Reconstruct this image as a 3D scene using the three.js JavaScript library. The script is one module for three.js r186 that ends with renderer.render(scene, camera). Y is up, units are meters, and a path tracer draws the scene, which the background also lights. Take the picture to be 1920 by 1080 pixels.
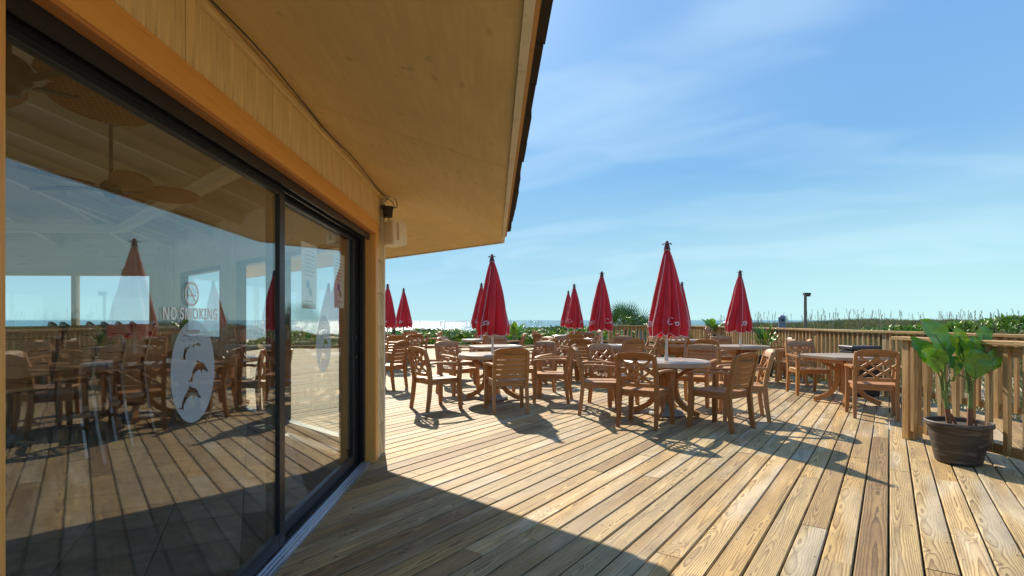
import * as THREE from 'three';
import { mergeGeometries, toCreasedNormals } from 'three/addons/utils/BufferGeometryUtils.js';
import { RoundedBoxGeometry } from 'three/addons/geometries/RoundedBoxGeometry.js';
import { FontLoader } from 'three/addons/loaders/FontLoader.js';
import { TextGeometry } from 'three/addons/geometries/TextGeometry.js';

// ------------------------------------------------------------------ camera, sky, sun, exposure
const scene = new THREE.Scene();
const EYE = 1.26, TURN = THREE.MathUtils.degToRad(1.9);
const camera = new THREE.PerspectiveCamera(2 * Math.atan(0.54) * 180 / Math.PI, 16 / 9, 0.05, 9000);
camera.position.set(0, EYE, 0);
camera.rotation.y = -TURN;
camera.setViewOffset(1920, 1080, 0, -60, 1920, 1080);
scene.add(camera);

const renderer = new THREE.WebGLRenderer({ antialias: true });
renderer.toneMapping = THREE.LinearToneMapping;
renderer.toneMappingExposure = 1.78;
renderer.shadowMap.enabled = true;

// metres right of and ahead of the view line -> world x, z
const cT = Math.cos(TURN), sT = Math.sin(TURN);
const cw = (X, Z) => [X * cT + Z * sT, -(-X * sT + Z * cT)];
const [sunX, sunZ] = cw(-0.83, 3.06);
const SUN = new THREE.Vector3(sunX, 2.31, sunZ).normalize();

function rng(seed) { let a = seed >>> 0; return () => { a = (a + 0x6D2B79F5) >>> 0; let t = a; t = Math.imul(t ^ (t >>> 15), t | 1); t ^= t + Math.imul(t ^ (t >>> 7), t | 61); return ((t ^ (t >>> 14)) >>> 0) / 4294967296; }; }
const hash = (x, y) => { let h = Math.imul(x | 0, 374761393) + Math.imul(y | 0, 668265263); h = Math.imul(h ^ (h >>> 13), 1274126177); return ((h ^ (h >>> 16)) >>> 0) / 4294967296; };
function vnoise(x, y) { const xi = Math.floor(x), yi = Math.floor(y); let fx = x - xi, fy = y - yi; fx = fx * fx * (3 - 2 * fx); fy = fy * fy * (3 - 2 * fy); const a = hash(xi, yi), b = hash(xi + 1, yi), c = hash(xi, yi + 1), d = hash(xi + 1, yi + 1); return a + (b - a) * fx + (c - a) * fy + (a - b - c + d) * fx * fy; }
const fbm = (x, y, o = 4) => { let s = 0, a = 0.5, n = 0; for (let i = 0; i < o; i++) { s += a * vnoise(x + i * 17.3, y - i * 9.1); n += a; a *= 0.5; x *= 2; y *= 2; } return s / n; };
const clamp = (x, a = 0, b = 1) => Math.min(b, Math.max(a, x));
const smooth = (a, b, x) => { const t = clamp((x - a) / (b - a)); return t * t * (3 - 2 * t); };
const mix3 = (a, b, t) => [a[0] + (b[0] - a[0]) * t, a[1] + (b[1] - a[1]) * t, a[2] + (b[2] - a[2]) * t];

{ // clear coastal sky with thin cirrus
  const w = 2048, h = 1024, data = new Float32Array(w * h * 4);
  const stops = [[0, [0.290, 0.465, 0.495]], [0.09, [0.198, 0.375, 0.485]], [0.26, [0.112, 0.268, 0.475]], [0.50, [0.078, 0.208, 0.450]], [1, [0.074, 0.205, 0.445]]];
  for (let j = 0; j < h; j++) {
    const el = ((j + 0.5) / h - 0.5) * Math.PI, y = Math.sin(el), c = Math.cos(el);
    let base = stops[0][1];
    for (let k = 0; k < stops.length - 1; k++) if (y >= stops[k][0] && y <= stops[k + 1][0]) base = mix3(stops[k][1], stops[k + 1][1], (y - stops[k][0]) / (stops[k + 1][0] - stops[k][0]));
    for (let i = 0; i < w; i++) {
      const az = ((i + 0.5) / w - 0.5) * 2 * Math.PI, x = Math.cos(az) * c, z = Math.sin(az) * c, o = (j * w + i) * 4;
      let col = base;
      if (y > 0) {
        const mu = x * SUN.x + y * SUN.y + z * SUN.z;
        const glow = 0.22 * Math.pow(Math.max(mu, 0), 10) + 0.6 * Math.pow(Math.max(mu, 0), 45);
        // cirrus on a high sheet
        const px = x / (y + 0.12), pz = z / (y + 0.12), a = px * 0.83 + pz * 0.56, b = -px * 0.56 + pz * 0.83;
        const wv = fbm(a * 0.9 + 4, b * 0.9 + 7, 3);
        let ci = fbm(a * 0.55 + wv * 1.6, b * 2.1 + wv * 2.2, 5);
        ci = smooth(0.44, 0.74, ci) * smooth(0.0, 0.12, y);
        const soft = fbm(a * 0.35 + 31, b * 0.35 + 3, 3);
        const cl = clamp(0.75 * ci + 0.30 * smooth(0.4, 0.75, soft));
        col = mix3(col, [0.34, 0.47, 0.58], cl * 0.46);
        const bank = smooth(0.30, 0.02, y + 0.25 * (fbm(px * 0.2 + 5, pz * 0.2, 3) - 0.5)) * Math.pow(Math.max(0, (x * 0.72 - z * 0.69) / c), 5);
        col = mix3(col, [0.40, 0.60, 0.585], 0.55 * bank);
        col = mix3(col, [0.56, 0.68, 0.74], clamp(glow * 0.8));
        col = col.map(v => v * (1 + 0.5 * glow));
      }
      data[o] = col[0]; data[o + 1] = col[1]; data[o + 2] = col[2]; data[o + 3] = 1;
    }
  }
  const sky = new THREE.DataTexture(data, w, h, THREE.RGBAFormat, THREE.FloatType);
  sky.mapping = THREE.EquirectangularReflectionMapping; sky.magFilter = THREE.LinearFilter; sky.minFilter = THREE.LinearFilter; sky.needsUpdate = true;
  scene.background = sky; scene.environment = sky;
}
const sun = new THREE.DirectionalLight(new THREE.Color().setRGB(1, 0.895, 0.72), 4.5);
sun.position.copy(SUN).multiplyScalar(60); sun.castShadow = true; sun.shadow.mapSize.set(4096, 4096); sun.shadow.radius = 1;
Object.assign(sun.shadow.camera, { left: -40, right: 40, top: 40, bottom: -40, near: 1, far: 160 });
scene.add(sun); scene.add(sun.target);

// ------------------------------------------------------------------ helpers
const used = {};
function numbered(name) { if (!(name in used)) { used[name] = 0; return name; } used[name]++; return `${name}_${String(used[name]).padStart(3, '0')}`; }
function mesh(name, geos, mat, parent) {
  let g = Array.isArray(geos) ? (geos.length > 1 ? mergeGeometries(geos.map(q => { const r = q.index ? q.toNonIndexed() : q.clone(); for (const k of Object.keys(r.attributes)) if (!['position', 'normal', 'uv'].includes(k)) r.deleteAttribute(k); if (!r.attributes.uv) r.setAttribute('uv', new THREE.BufferAttribute(new Float32Array(r.attributes.position.count * 2), 2)); return r; })) : geos[0]) : geos;
  const m = new THREE.Mesh(g, mat); m.name = parent ? name : numbered(name); m.castShadow = m.receiveShadow = true; (parent || scene).add(m); return m;
}
function tag(o, label, category, group) { o.userData.label = label; o.userData.category = category; if (group) o.userData.group = group; return o; }
function thing(name, label, category, pos = [0, 0, 0], turn = 0, group) { const g = new THREE.Group(); g.name = numbered(name); g.position.set(...pos); g.rotation.y = turn; scene.add(g); return tag(g, label, category, group); }
function copyOf(o, pos, turn, label, group) { const c = o.clone(); c.name = numbered(o.name.replace(/_\d{3}$/, '')); c.userData = { ...o.userData }; if (label) c.userData.label = label; if (group) c.userData.group = group; c.position.set(...pos); c.rotation.set(0, turn, 0); scene.add(c); return c; }
function structure(o) { o.userData.kind = 'structure'; return o; }
function stuff(o) { o.userData.kind = 'stuff'; return o; }
const col = (r, g, b) => new THREE.Color().setRGB(r, g, b);
const mat = (r, g, b, rough = 0.7, more = {}) => new THREE.MeshPhysicalMaterial({ color: col(r, g, b), roughness: rough, side: THREE.DoubleSide, ...more });
const at = (g, x, y, z) => { g.translate(x, y, z); return g; };
const bx = (w, h, d, x = 0, y = 0, z = 0) => at(new THREE.BoxGeometry(w, h, d), x, y, z);
const rbx = (w, h, d, x = 0, y = 0, z = 0, r = 0.006) => at(new RoundedBoxGeometry(w, h, d, 1, Math.min(r, w / 2.1, h / 2.1, d / 2.1)), x, y, z);
const V = (x, y, z) => new THREE.Vector3(x, y, z);
// rectangular section swept along a polyline; side = direction of its width
function bar(pts, w, h, side = V(1, 0, 0), taper = null) {
  const pos = [], idx = [], uv = []; const n = pts.length; let len = 0;
  for (let i = 0; i < n; i++) {
    const t = V().subVectors(pts[Math.min(n - 1, i + 1)], pts[Math.max(0, i - 1)]).normalize();
    const s = side.clone().addScaledVector(t, -side.dot(t)).normalize(), u = V().crossVectors(t, s), k = taper ? taper(i / (n - 1)) : 1;
    if (i) len += pts[i].distanceTo(pts[i - 1]);
    [[-1, -1], [1, -1], [1, 1], [-1, 1]].forEach(([a, b], q) => { const p = pts[i].clone().addScaledVector(s, a * w / 2 * k).addScaledVector(u, b * h / 2 * k); pos.push(p.x, p.y, p.z); uv.push(len / 3, q * 0.24); });
    if (i) for (let q = 0; q < 4; q++) { const a = (i - 1) * 4 + q, b = (i - 1) * 4 + (q + 1) % 4; idx.push(a, b, b + 4, a, b + 4, a + 4); }
  }
  const e = (n - 1) * 4; idx.push(0, 3, 2, 0, 2, 1, e, e + 1, e + 2, e, e + 2, e + 3);
  const g = new THREE.BufferGeometry(); g.setAttribute('position', new THREE.Float32BufferAttribute(pos, 3)); g.setAttribute('uv', new THREE.Float32BufferAttribute(uv, 2)); g.setIndex(idx);
  return toCreasedNormals(g, 0.6);
}
const tube = (pts, r, seg = 24, rad = 6) => new THREE.TubeGeometry(new THREE.CatmullRomCurve3(pts), seg, r, rad);
// uv in metres for wood: u along the given axis (3 m a tile), v across (0.145 m a tile)
function woodUV(g, axis, off = 0) {
  const p = g.attributes.position, n = g.attributes.normal, uv = new Float32Array(p.count * 2);
  for (let i = 0; i < p.count; i++) {
    const c = [p.getX(i), p.getY(i), p.getZ(i)], m = [Math.abs(n.getX(i)), Math.abs(n.getY(i)), Math.abs(n.getZ(i))];
    const others = [0, 1, 2].filter(k => k !== axis), across = m[others[0]] > m[others[1]] ? others[1] : others[0];
    uv[i * 2] = c[axis] / 3 + off; uv[i * 2 + 1] = c[across] / 0.145 + off * 3.7 + (m[others[0]] > m[others[1]] ? 0.37 : 0);
  }
  g.setAttribute('uv', new THREE.BufferAttribute(uv, 2)); return g;
}
function byteTex(w, h, fn, srgb = true) {
  const d = new Uint8Array(w * h * 4);
  for (let j = 0; j < h; j++) for (let i = 0; i < w; i++) { const c = fn(i / w, j / h, i, j), o = (j * w + i) * 4; d[o] = clamp(c[0], 0, 255); d[o + 1] = clamp(c[1], 0, 255); d[o + 2] = clamp(c[2], 0, 255); d[o + 3] = c[3] ?? 255; }
  const t = new THREE.DataTexture(d, w, h, THREE.RGBAFormat); t.wrapS = t.wrapT = THREE.RepeatWrapping; t.magFilter = THREE.LinearFilter; t.minFilter = THREE.LinearMipmapLinearFilter; t.generateMipmaps = true; if (srgb) t.colorSpace = THREE.SRGBColorSpace; t.needsUpdate = true; return t;
}

// ------------------------------------------------------------------ materials
function woodTexture(seed) { // flat-sawn pine: growth rings cut along the board, 3 m x 0.145 m
  const R = rng(seed * 977 + 5), c0 = 0.012 + R() * 0.03, amp = 0.05 + R() * 0.05, xc = 0.03 + R() * 0.085, so = seed * 31.7, ring = 0.0075 + R() * 0.004;
  const knots = []; for (let k = 0; k < 3; k++) knots.push([R() * 3, 0.02 + R() * 0.1, 0.004 + R() * 0.006]);
  return byteTex(2048, 128, (u, v) => {
    const L = u * 3, w = v * 0.145, e = smooth(0, 0.05, u) * smooth(1, 0.95, u);
    const yc = c0 + amp * ((0.7 * vnoise(L * 0.9 + so, so) + 0.3 * fbm(L * 2.6 + so * 2, so, 2)) - 0.45) * e;
    let dx = w - xc - 0.03 * (vnoise(L * 1.3 + so, 9 + so) - 0.5) * e, r = Math.sqrt(dx * dx + yc * yc) + 0.005 * (fbm(L * 9 + so, w * 60, 3) - 0.5);
    let kn = 0; for (const [kl, kw, kr] of knots) { const q = Math.hypot((L - kl) * 0.55, w - kw); r += 0.012 * Math.exp(-q * q / (kr * kr * 8)); kn = Math.max(kn, smooth(kr, kr * 0.5, Math.hypot((L - kl) * 0.7, w - kw))); }
    const f = (r / ring) % 1, late = Math.pow(f, 2.2) * smooth(1, 0.93, f);
    const fib = fbm(L * 14 + so, w * 900, 2) - 0.5, stain = fbm(L * 2.2 + so + 50, w * 16, 4), grey = smooth(0.5, 0.74, fbm(L * 1.1 + so + 90, w * 7 + 3, 4));
    let c = mix3([178, 152, 106], [90, 65, 38], clamp(late * 0.85 + kn * 0.9));
    c = mix3(c, [176, 164, 146], grey * 0.55);
    const k = 1 + fib * 0.22 + (stain - 0.5) * 0.38;
    return c.map(x => x * k);
  });
}
const WOOD = [1, 2, 3, 4, 5, 6, 7, 8].map(woodTexture);
const tints = [[1, 1, 1], [0.80, 0.73, 0.64], [1.02, 0.93, 0.76], [0.92, 0.96, 1.04], [0.62, 0.53, 0.43], [1.22, 1.2, 1.18]];
const plankMats = []; WOOD.forEach(t => tints.forEach(c => plankMats.push(new THREE.MeshStandardMaterial({ map: t, color: col(...c), roughness: 0.72 }))));
const fenceMats = WOOD.slice(0, 4).map((t, i) => new THREE.MeshStandardMaterial({ map: t, color: col(...[[1, 0.86, 0.66], [1.0, 0.80, 0.56], [1.1, 0.98, 0.80], [1.0, 0.93, 0.80]][i]), roughness: 0.75 }));
const speck = byteTex(256, 256, (u, v) => { const n = 225 + 30 * (fbm(u * 8, v * 8, 4) - 0.5) * 2 + 14 * (hash(u * 256, v * 256) - 0.5); return [n, n, n]; });
speck.repeat.set(2, 2);
const resinTex = byteTex(256, 256, (u, v) => { const n = 220 + 50 * (fbm(u * 3, v * 50, 4) - 0.5) + 30 * (fbm(u * 6 + 9, v * 6, 3) - 0.5); return [n, n, n]; });
const canvasTex = byteTex(256, 256, (u, v) => { const n = 212 + 60 * (fbm(u * 12, v * 4, 4) - 0.5) + 24 * (hash(u * 256, v * 256) - 0.5); return [n, n, n]; });
const RESIN = mat(0.60, 0.26, 0.075, 0.42, { map: resinTex }), RESIN_B = mat(0.49, 0.20, 0.062, 0.45, { map: resinTex }), RESIN_TOP = mat(0.54, 0.38, 0.25, 0.30, { map: resinTex });
const RED = mat(0.80, 0.018, 0.040, 0.85, { map: canvasTex, transmission: 0.48, thickness: 0 }), WHITE_TRIM = mat(0.74, 0.56, 0.54, 0.7), POLE = mat(0.62, 0.62, 0.60, 0.35, { metalness: 0.4 }), STONE = mat(0.45, 0.44, 0.42, 0.8, { map: speck }), DARKCAP = mat(0.10, 0.025, 0.03, 0.7);
const paintTex = byteTex(512, 512, (u, v) => { const n = 236 + 20 * (fbm(u * 6, v * 6, 5) - 0.5), s = smooth(0.66, 0.80, fbm(u * 20 + 7, v * 20, 4)) * 20, g = 10 * (hash(u * 512, v * 512) - 0.5); return [n - s * 0.8 + g, n - s + g, n - s * 1.1 + g]; });
const streakTex = byteTex(256, 256, (u, v) => { const n = 234 + 34 * (fbm(u * 26, v * 1.5, 4) - 0.5), s = smooth(0.62, 0.8, fbm(u * 40 + 7, v * 2, 3)) * 34; return [n - s * 0.8, n - s, n - s * 1.1]; });
const plyTex = byteTex(512, 512, (u, v) => { const n = 236 + 16 * (fbm(u * 5, v * 60, 4) - 0.5) + 16 * (fbm(u * 4 + 3, v * 4, 4) - 0.5), s = smooth(0.76, 0.84, fbm(u * 9 + 7, v * 9, 4)) * 24; return [n - s * 0.9, n - s, n - s]; });
const CREAM = mat(0.92, 0.69, 0.33, 0.7, { map: streakTex }), SOFFIT = mat(0.93, 0.68, 0.30, 0.75, { map: plyTex }), ORANGE = mat(0.88, 0.43, 0.10, 0.5, { map: paintTex }), TRIMCREAM = mat(0.84, 0.74, 0.54, 0.6, { map: paintTex }), PALE = mat(0.84, 0.79, 0.67, 0.7, { map: paintTex });
const SHEATH2 = mat(0.66, 0.57, 0.41, 0.8, { map: paintTex });
const BLACKMETAL = mat(0.018, 0.018, 0.02, 0.38, { metalness: 0.2 }), BRONZE = mat(0.05, 0.045, 0.04, 0.4, { metalness: 0.3 }), ALU = mat(0.52, 0.56, 0.62, 0.32, { metalness: 0.8 });
const SHINGLE = mat(0.05, 0.042, 0.038, 0.95, { map: speck });
const GLASS = new THREE.MeshPhysicalMaterial({ color: col(0.93, 0.96, 0.95), roughness: 0, transmission: 1, thickness: 0, ior: 1.75, side: THREE.DoubleSide });
const CLEARGLASS = new THREE.MeshPhysicalMaterial({ color: col(0.96, 0.98, 0.98), roughness: 0, transmission: 1, thickness: 0, ior: 1.5, side: THREE.DoubleSide });
const SPEAKERWHITE = mat(0.84, 0.77, 0.62, 0.55), BLACK = mat(0.02, 0.02, 0.022, 0.5), SAND = mat(0.62, 0.52, 0.38, 0.95, { map: speck });

// ------------------------------------------------------------------ ground, sea
const duneH = (x, d) => {
  const n = fbm(x * 0.11 + 5, d * 0.11 + 2, 4) - 0.5, far = smooth(23.5, 29, d) * smooth(64, 44, d), right = smooth(7.2, 13, x) * smooth(64, 44, d);
  const crest = Math.max(far * (0.62 + 0.30 * smooth(2, 9, x)), right * (1.05 + 0.35 * smooth(14, 20, x)));
  return -0.75 + crest * (1 + n * 0.55) + n * 0.25 - 2.6 * smooth(42, 66, d) - 0.4 * smooth(20, 60, -x);
};
{
  const xs = [], ds = []; for (let x = -120; x <= 160; x += (x > -14 && x < 40) ? 1 : 8) xs.push(x); for (let d = -60; d <= 90; d += (d > 2 && d < 60) ? 1 : 6) ds.push(d);
  const pos = [], uv = [], idx = []; for (const d of ds) for (const x of xs) { pos.push(x, duneH(x, d), -d); uv.push(x / 4, d / 4); }
  const w = xs.length; for (let j = 0; j < ds.length - 1; j++) for (let i = 0; i < w - 1; i++) { const a = j * w + i; idx.push(a, a + 1, a + w + 1, a, a + w + 1, a + w); }
  const g = new THREE.BufferGeometry(); g.setAttribute('position', new THREE.Float32BufferAttribute(pos, 3)); g.setAttribute('uv', new THREE.Float32BufferAttribute(uv, 2)); g.setIndex(idx); g.computeVertexNormals();
  structure(mesh('ground', g, SAND));
  const wave = byteTex(512, 512, (u, v) => { const s = (a, b) => fbm(u * a + 3, v * b, 4), n = 255 * (0.55 * s(8, 16) + 0.45 * s(24, 48)); return [n, n, n]; }, false); 
  const sg = new THREE.PlaneGeometry(12000, 8000); sg.rotateX(-Math.PI / 2); sg.translate(0, -2.55, -4058);
  const suv = sg.attributes.uv; for (let i = 0; i < suv.count; i++) suv.setXY(i, suv.getX(i) * 800, suv.getY(i) * 530);
  structure(mesh('sea', sg, new THREE.MeshPhysicalMaterial({ color: col(0.03, 0.13, 0.15), roughness: 0.2, ior: 1.33, bumpMap: wave, bumpScale: 0.45 })));
}

// ------------------------------------------------------------------ deck of boards
const DA = THREE.MathUtils.degToRad(37.2), su = Math.sin(DA), cu = Math.cos(DA);
const deckPoly = [[-1.12, -3], [6.62, -3], [6.62, 17.7], [3.72, 17.7], [3.72, 24], [-10, 24], [-10, 14.1], [-1.12, 5.2]];
const deck = new THREE.Group(); deck.name = 'deck'; scene.add(deck); structure(deck);
{
  const R = rng(11), PW = 0.1382, PITCH = 0.148, boards = [];
  const uvOf = ([x, d]) => [x * su + d * cu, x * cu - d * su], xd = (u, v) => [u * su + v * cu, u * cu - v * su];
  const P = deckPoly.map(uvOf), vs = P.map(p => p[1]), v0 = Math.min(...vs), v1 = Math.max(...vs);
  const uOn = (e, v) => { const a = P[e], b = P[(e + 1) % P.length]; return a[0] + (b[0] - a[0]) * (v - a[1]) / (b[1] - a[1]); };
  for (let v = v0 + 0.05; v < v1; v += PITCH) {
    const hits = []; for (let e = 0; e < P.length; e++) { const a = P[e], b = P[(e + 1) % P.length]; if ((a[1] - v) * (b[1] - v) < 0) hits.push([uOn(e, v), e]); }
    hits.sort((a, b) => a[0] - b[0]);
    for (let k = 0; k + 1 < hits.length; k += 2) {
      const lim = (h, s) => { const u = uOn(h[1], v + s * PW / 2); return clamp(u, h[0] - 0.25, h[0] + 0.25); };
      let u = hits[k][0] - R() * 3, first = true;
      while (u < hits[k + 1][0]) {
        const len = 2.4 + R() * 2.4, ub = u + len;
        if (ub > hits[k][0] + 0.3) {
          const end = ub >= hits[k + 1][0] - 0.3;
          boards.push({ v, a: first ? [lim(hits[k], -1), lim(hits[k], 1)] : [u + 0.002, u + 0.002], b: end ? [lim(hits[k + 1], -1), lim(hits[k + 1], 1)] : [ub - 0.002, ub - 0.002] });
          first = false; if (end) break;
        }
        u = ub;
      }
    }
  }
  const geo = (bd, y) => {
    const H = PW / 2, c = 0.005, t = 0.036, prof = [[-H, -t], [-H, -c], [-H + c, 0], [H - c, 0], [H, -c], [H, -t]], pos = [], uv = [], idx = [], off = R(), vo = 0.5 + (R() - 0.5) * 0.02, flip = R() < 0.5 ? 1 : -1;
    for (const [ends, s] of [[bd.a, 0], [bd.b, 1]]) for (const [q, h] of prof) { const f = (q + H) / PW, uu = ends[0] + (ends[1] - ends[0]) * f, [x, d] = xd(uu, bd.v + q); pos.push(x, y + h, -d); uv.push(flip * uu / 3 + off, clamp(vo + q / 0.145, 0.01, 0.99)); }
    for (let q = 0; q < 5; q++) idx.push(q, q + 1, q + 7, q, q + 7, q + 6);
    idx.push(0, 2, 1, 0, 3, 2, 0, 5, 3, 5, 4, 3, 6, 7, 8, 6, 8, 9, 6, 9, 11, 11, 9, 10);
    const g = new THREE.BufferGeometry(); g.setAttribute('position', new THREE.Float32BufferAttribute(pos, 3)); g.setAttribute('uv', new THREE.Float32BufferAttribute(uv, 2)); g.setIndex(idx);
    return toCreasedNormals(g, 0.3);
  };
  for (const b of boards) { // how large each board shows
    let area = 0; const n = 8; for (let i = 0; i <= n; i++) { const u = b.a[0] + (b.b[0] - b.a[0]) * i / n, [x, d] = xd(u, b.v), Z = x * sT + d * cT, X = x * cT - d * sT; if (Z > 2.3 && Math.abs(X / Z) < 1) area += (b.b[0] - b.a[0]) / n / (Z * Z * Z); }
    b.area = area;
  }
  boards.sort((a, b) => b.area - a.area);
  const rest = {};
  boards.forEach((b, i) => {
    const g = geo(b, (R() - 0.5) * 0.003), r = R(), ti = r < 0.40 ? 0 : r < 0.56 ? 1 : r < 0.74 ? 2 : r < 0.86 ? 3 : r < 0.94 ? 4 : 5, m = plankMats[Math.floor(R() * 8) * tints.length + ti];
    if (i < 296) { const q = mesh('plank', g, m, deck); q.name = i ? `plank_${String(i).padStart(3, '0')}` : 'plank'; }
    else { const key = plankMats.indexOf(m) % 4; (rest[key] ||= { m, list: [] }).list.push(g); }
  });
  for (const k of Object.keys(rest)) stuff(mesh('far_planks', rest[k].list, rest[k].m, deck));
  { // deck screws, two per board at each joist
    const list = [], disc = new THREE.CircleGeometry(0.0042, 6).rotateX(-Math.PI / 2);
    for (const b of boards) for (let u = Math.ceil(b.a[0] / 0.406) * 0.406; u < b.b[0]; u += 0.406) for (const s of [-0.045, 0.045]) { const [x, d] = xd(u + (R() - 0.5) * 0.012, b.v + s + (R() - 0.5) * 0.01), Z = x * sT + d * cT, X = x * cT - d * sT; if (Z > 2.2 && Z < 7 && Math.abs(X / Z) < 1.05) { const g = disc.clone(); g.translate(x, 0.0022, -d); list.push(g); } }
    stuff(mesh('deck_screws', list, mat(0.12, 0.11, 0.10, 0.5, { metalness: 0.5 }), deck));
  }
  // rim joists and end kerb
  const rim = (x0, d0, x1, d1, y0, y1, w, name) => { const L = Math.hypot(x1 - x0, d1 - d0), g = woodUV(bx(L, y1 - y0, w), 0, R()); g.rotateY(Math.atan2(d1 - d0, x1 - x0)); g.translate((x0 + x1) / 2, (y0 + y1) / 2, -(d0 + d1) / 2); mesh(name, g, fenceMats[1], deck); };
  rim(6.68, -3, 6.68, 17.7, -0.32, -0.004, 0.04, 'rim_joist'); rim(3.72, 17.76, 6.62, 17.76, -0.32, -0.004, 0.04, 'rim_joist'); rim(3.78, 17.8, 3.78, 24, -0.32, -0.004, 0.04, 'rim_joist'); rim(-10, 24.05, 3.78, 24.05, -0.32, -0.004, 0.04, 'rim_joist');
  rim(-10, 23.86, 3.70, 23.86, 0.10, 0.14, 0.14, 'kerb_beam');
  for (let x = -9.4; x < 3.6; x += 1.3) mesh('kerb_block', woodUV(bx(0.3, 0.094, 0.09, x, 0.052, -23.86), 0, x), fenceMats[0], deck);
}

// ------------------------------------------------------------------ the octagonal building
const L8 = 6.2, corners = [[-1.07, -1.08]];
for (let k = 0; k < 7; k++) { const a = k * Math.PI / 4, p = corners[k]; corners.push([p[0] - Math.sin(a) * L8, p[1] + Math.cos(a) * L8]); }
const wallFrame = k => { const a = k * Math.PI / 4; return { o: corners[k], t: [-Math.sin(a), Math.cos(a)], n: [Math.cos(a), Math.sin(a)] }; };
const wp = (k, s, y, n) => { const f = wallFrame(k); return V(f.o[0] + f.t[0] * s + f.n[0] * n, y, -(f.o[1] + f.t[1] * s + f.n[1] * n)); };
const slab = (k, s0, s1, y0, y1, n0, n1, r = 0) => { const w = s1 - s0, h = y1 - y0, t = n1 - n0, g = r ? rbx(t, h, w, 0, 0, 0, r) : bx(t, h, w); g.rotateY(k * Math.PI / 4); const c = wp(k, (s0 + s1) / 2, (y0 + y1) / 2, (n0 + n1) / 2); return at(g, c.x, c.y, c.z); };
const CC = [corners[0][0] - L8 / 2 * (1 + Math.SQRT2), corners[0][1] + L8 / 2], INR = L8 / 2 * (1 + Math.SQRT2), T8 = Math.tan(Math.PI / 8);
const building = thing('octagonal_building', 'tan timber octagonal building with sliding glass doors and wide soffit', 'building');
const quad = (a, b, c, d, uvs = 1) => { const g = new THREE.BufferGeometry(), p = [a, b, c, d], e = V().subVectors(b, a).normalize(), f = V().subVectors(d, a); f.addScaledVector(e, -f.dot(e)).normalize(); g.setAttribute('position', new THREE.Float32BufferAttribute(p.flatMap(q => [q.x, q.y, q.z]), 3)); g.setAttribute('uv', new THREE.Float32BufferAttribute(p.flatMap(q => { const r = V().subVectors(q, a); return [r.dot(e) / uvs, r.dot(f) / uvs]; }), 2)); g.setIndex([0, 1, 2, 0, 2, 3]); g.computeVertexNormals(); return g; };
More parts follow.
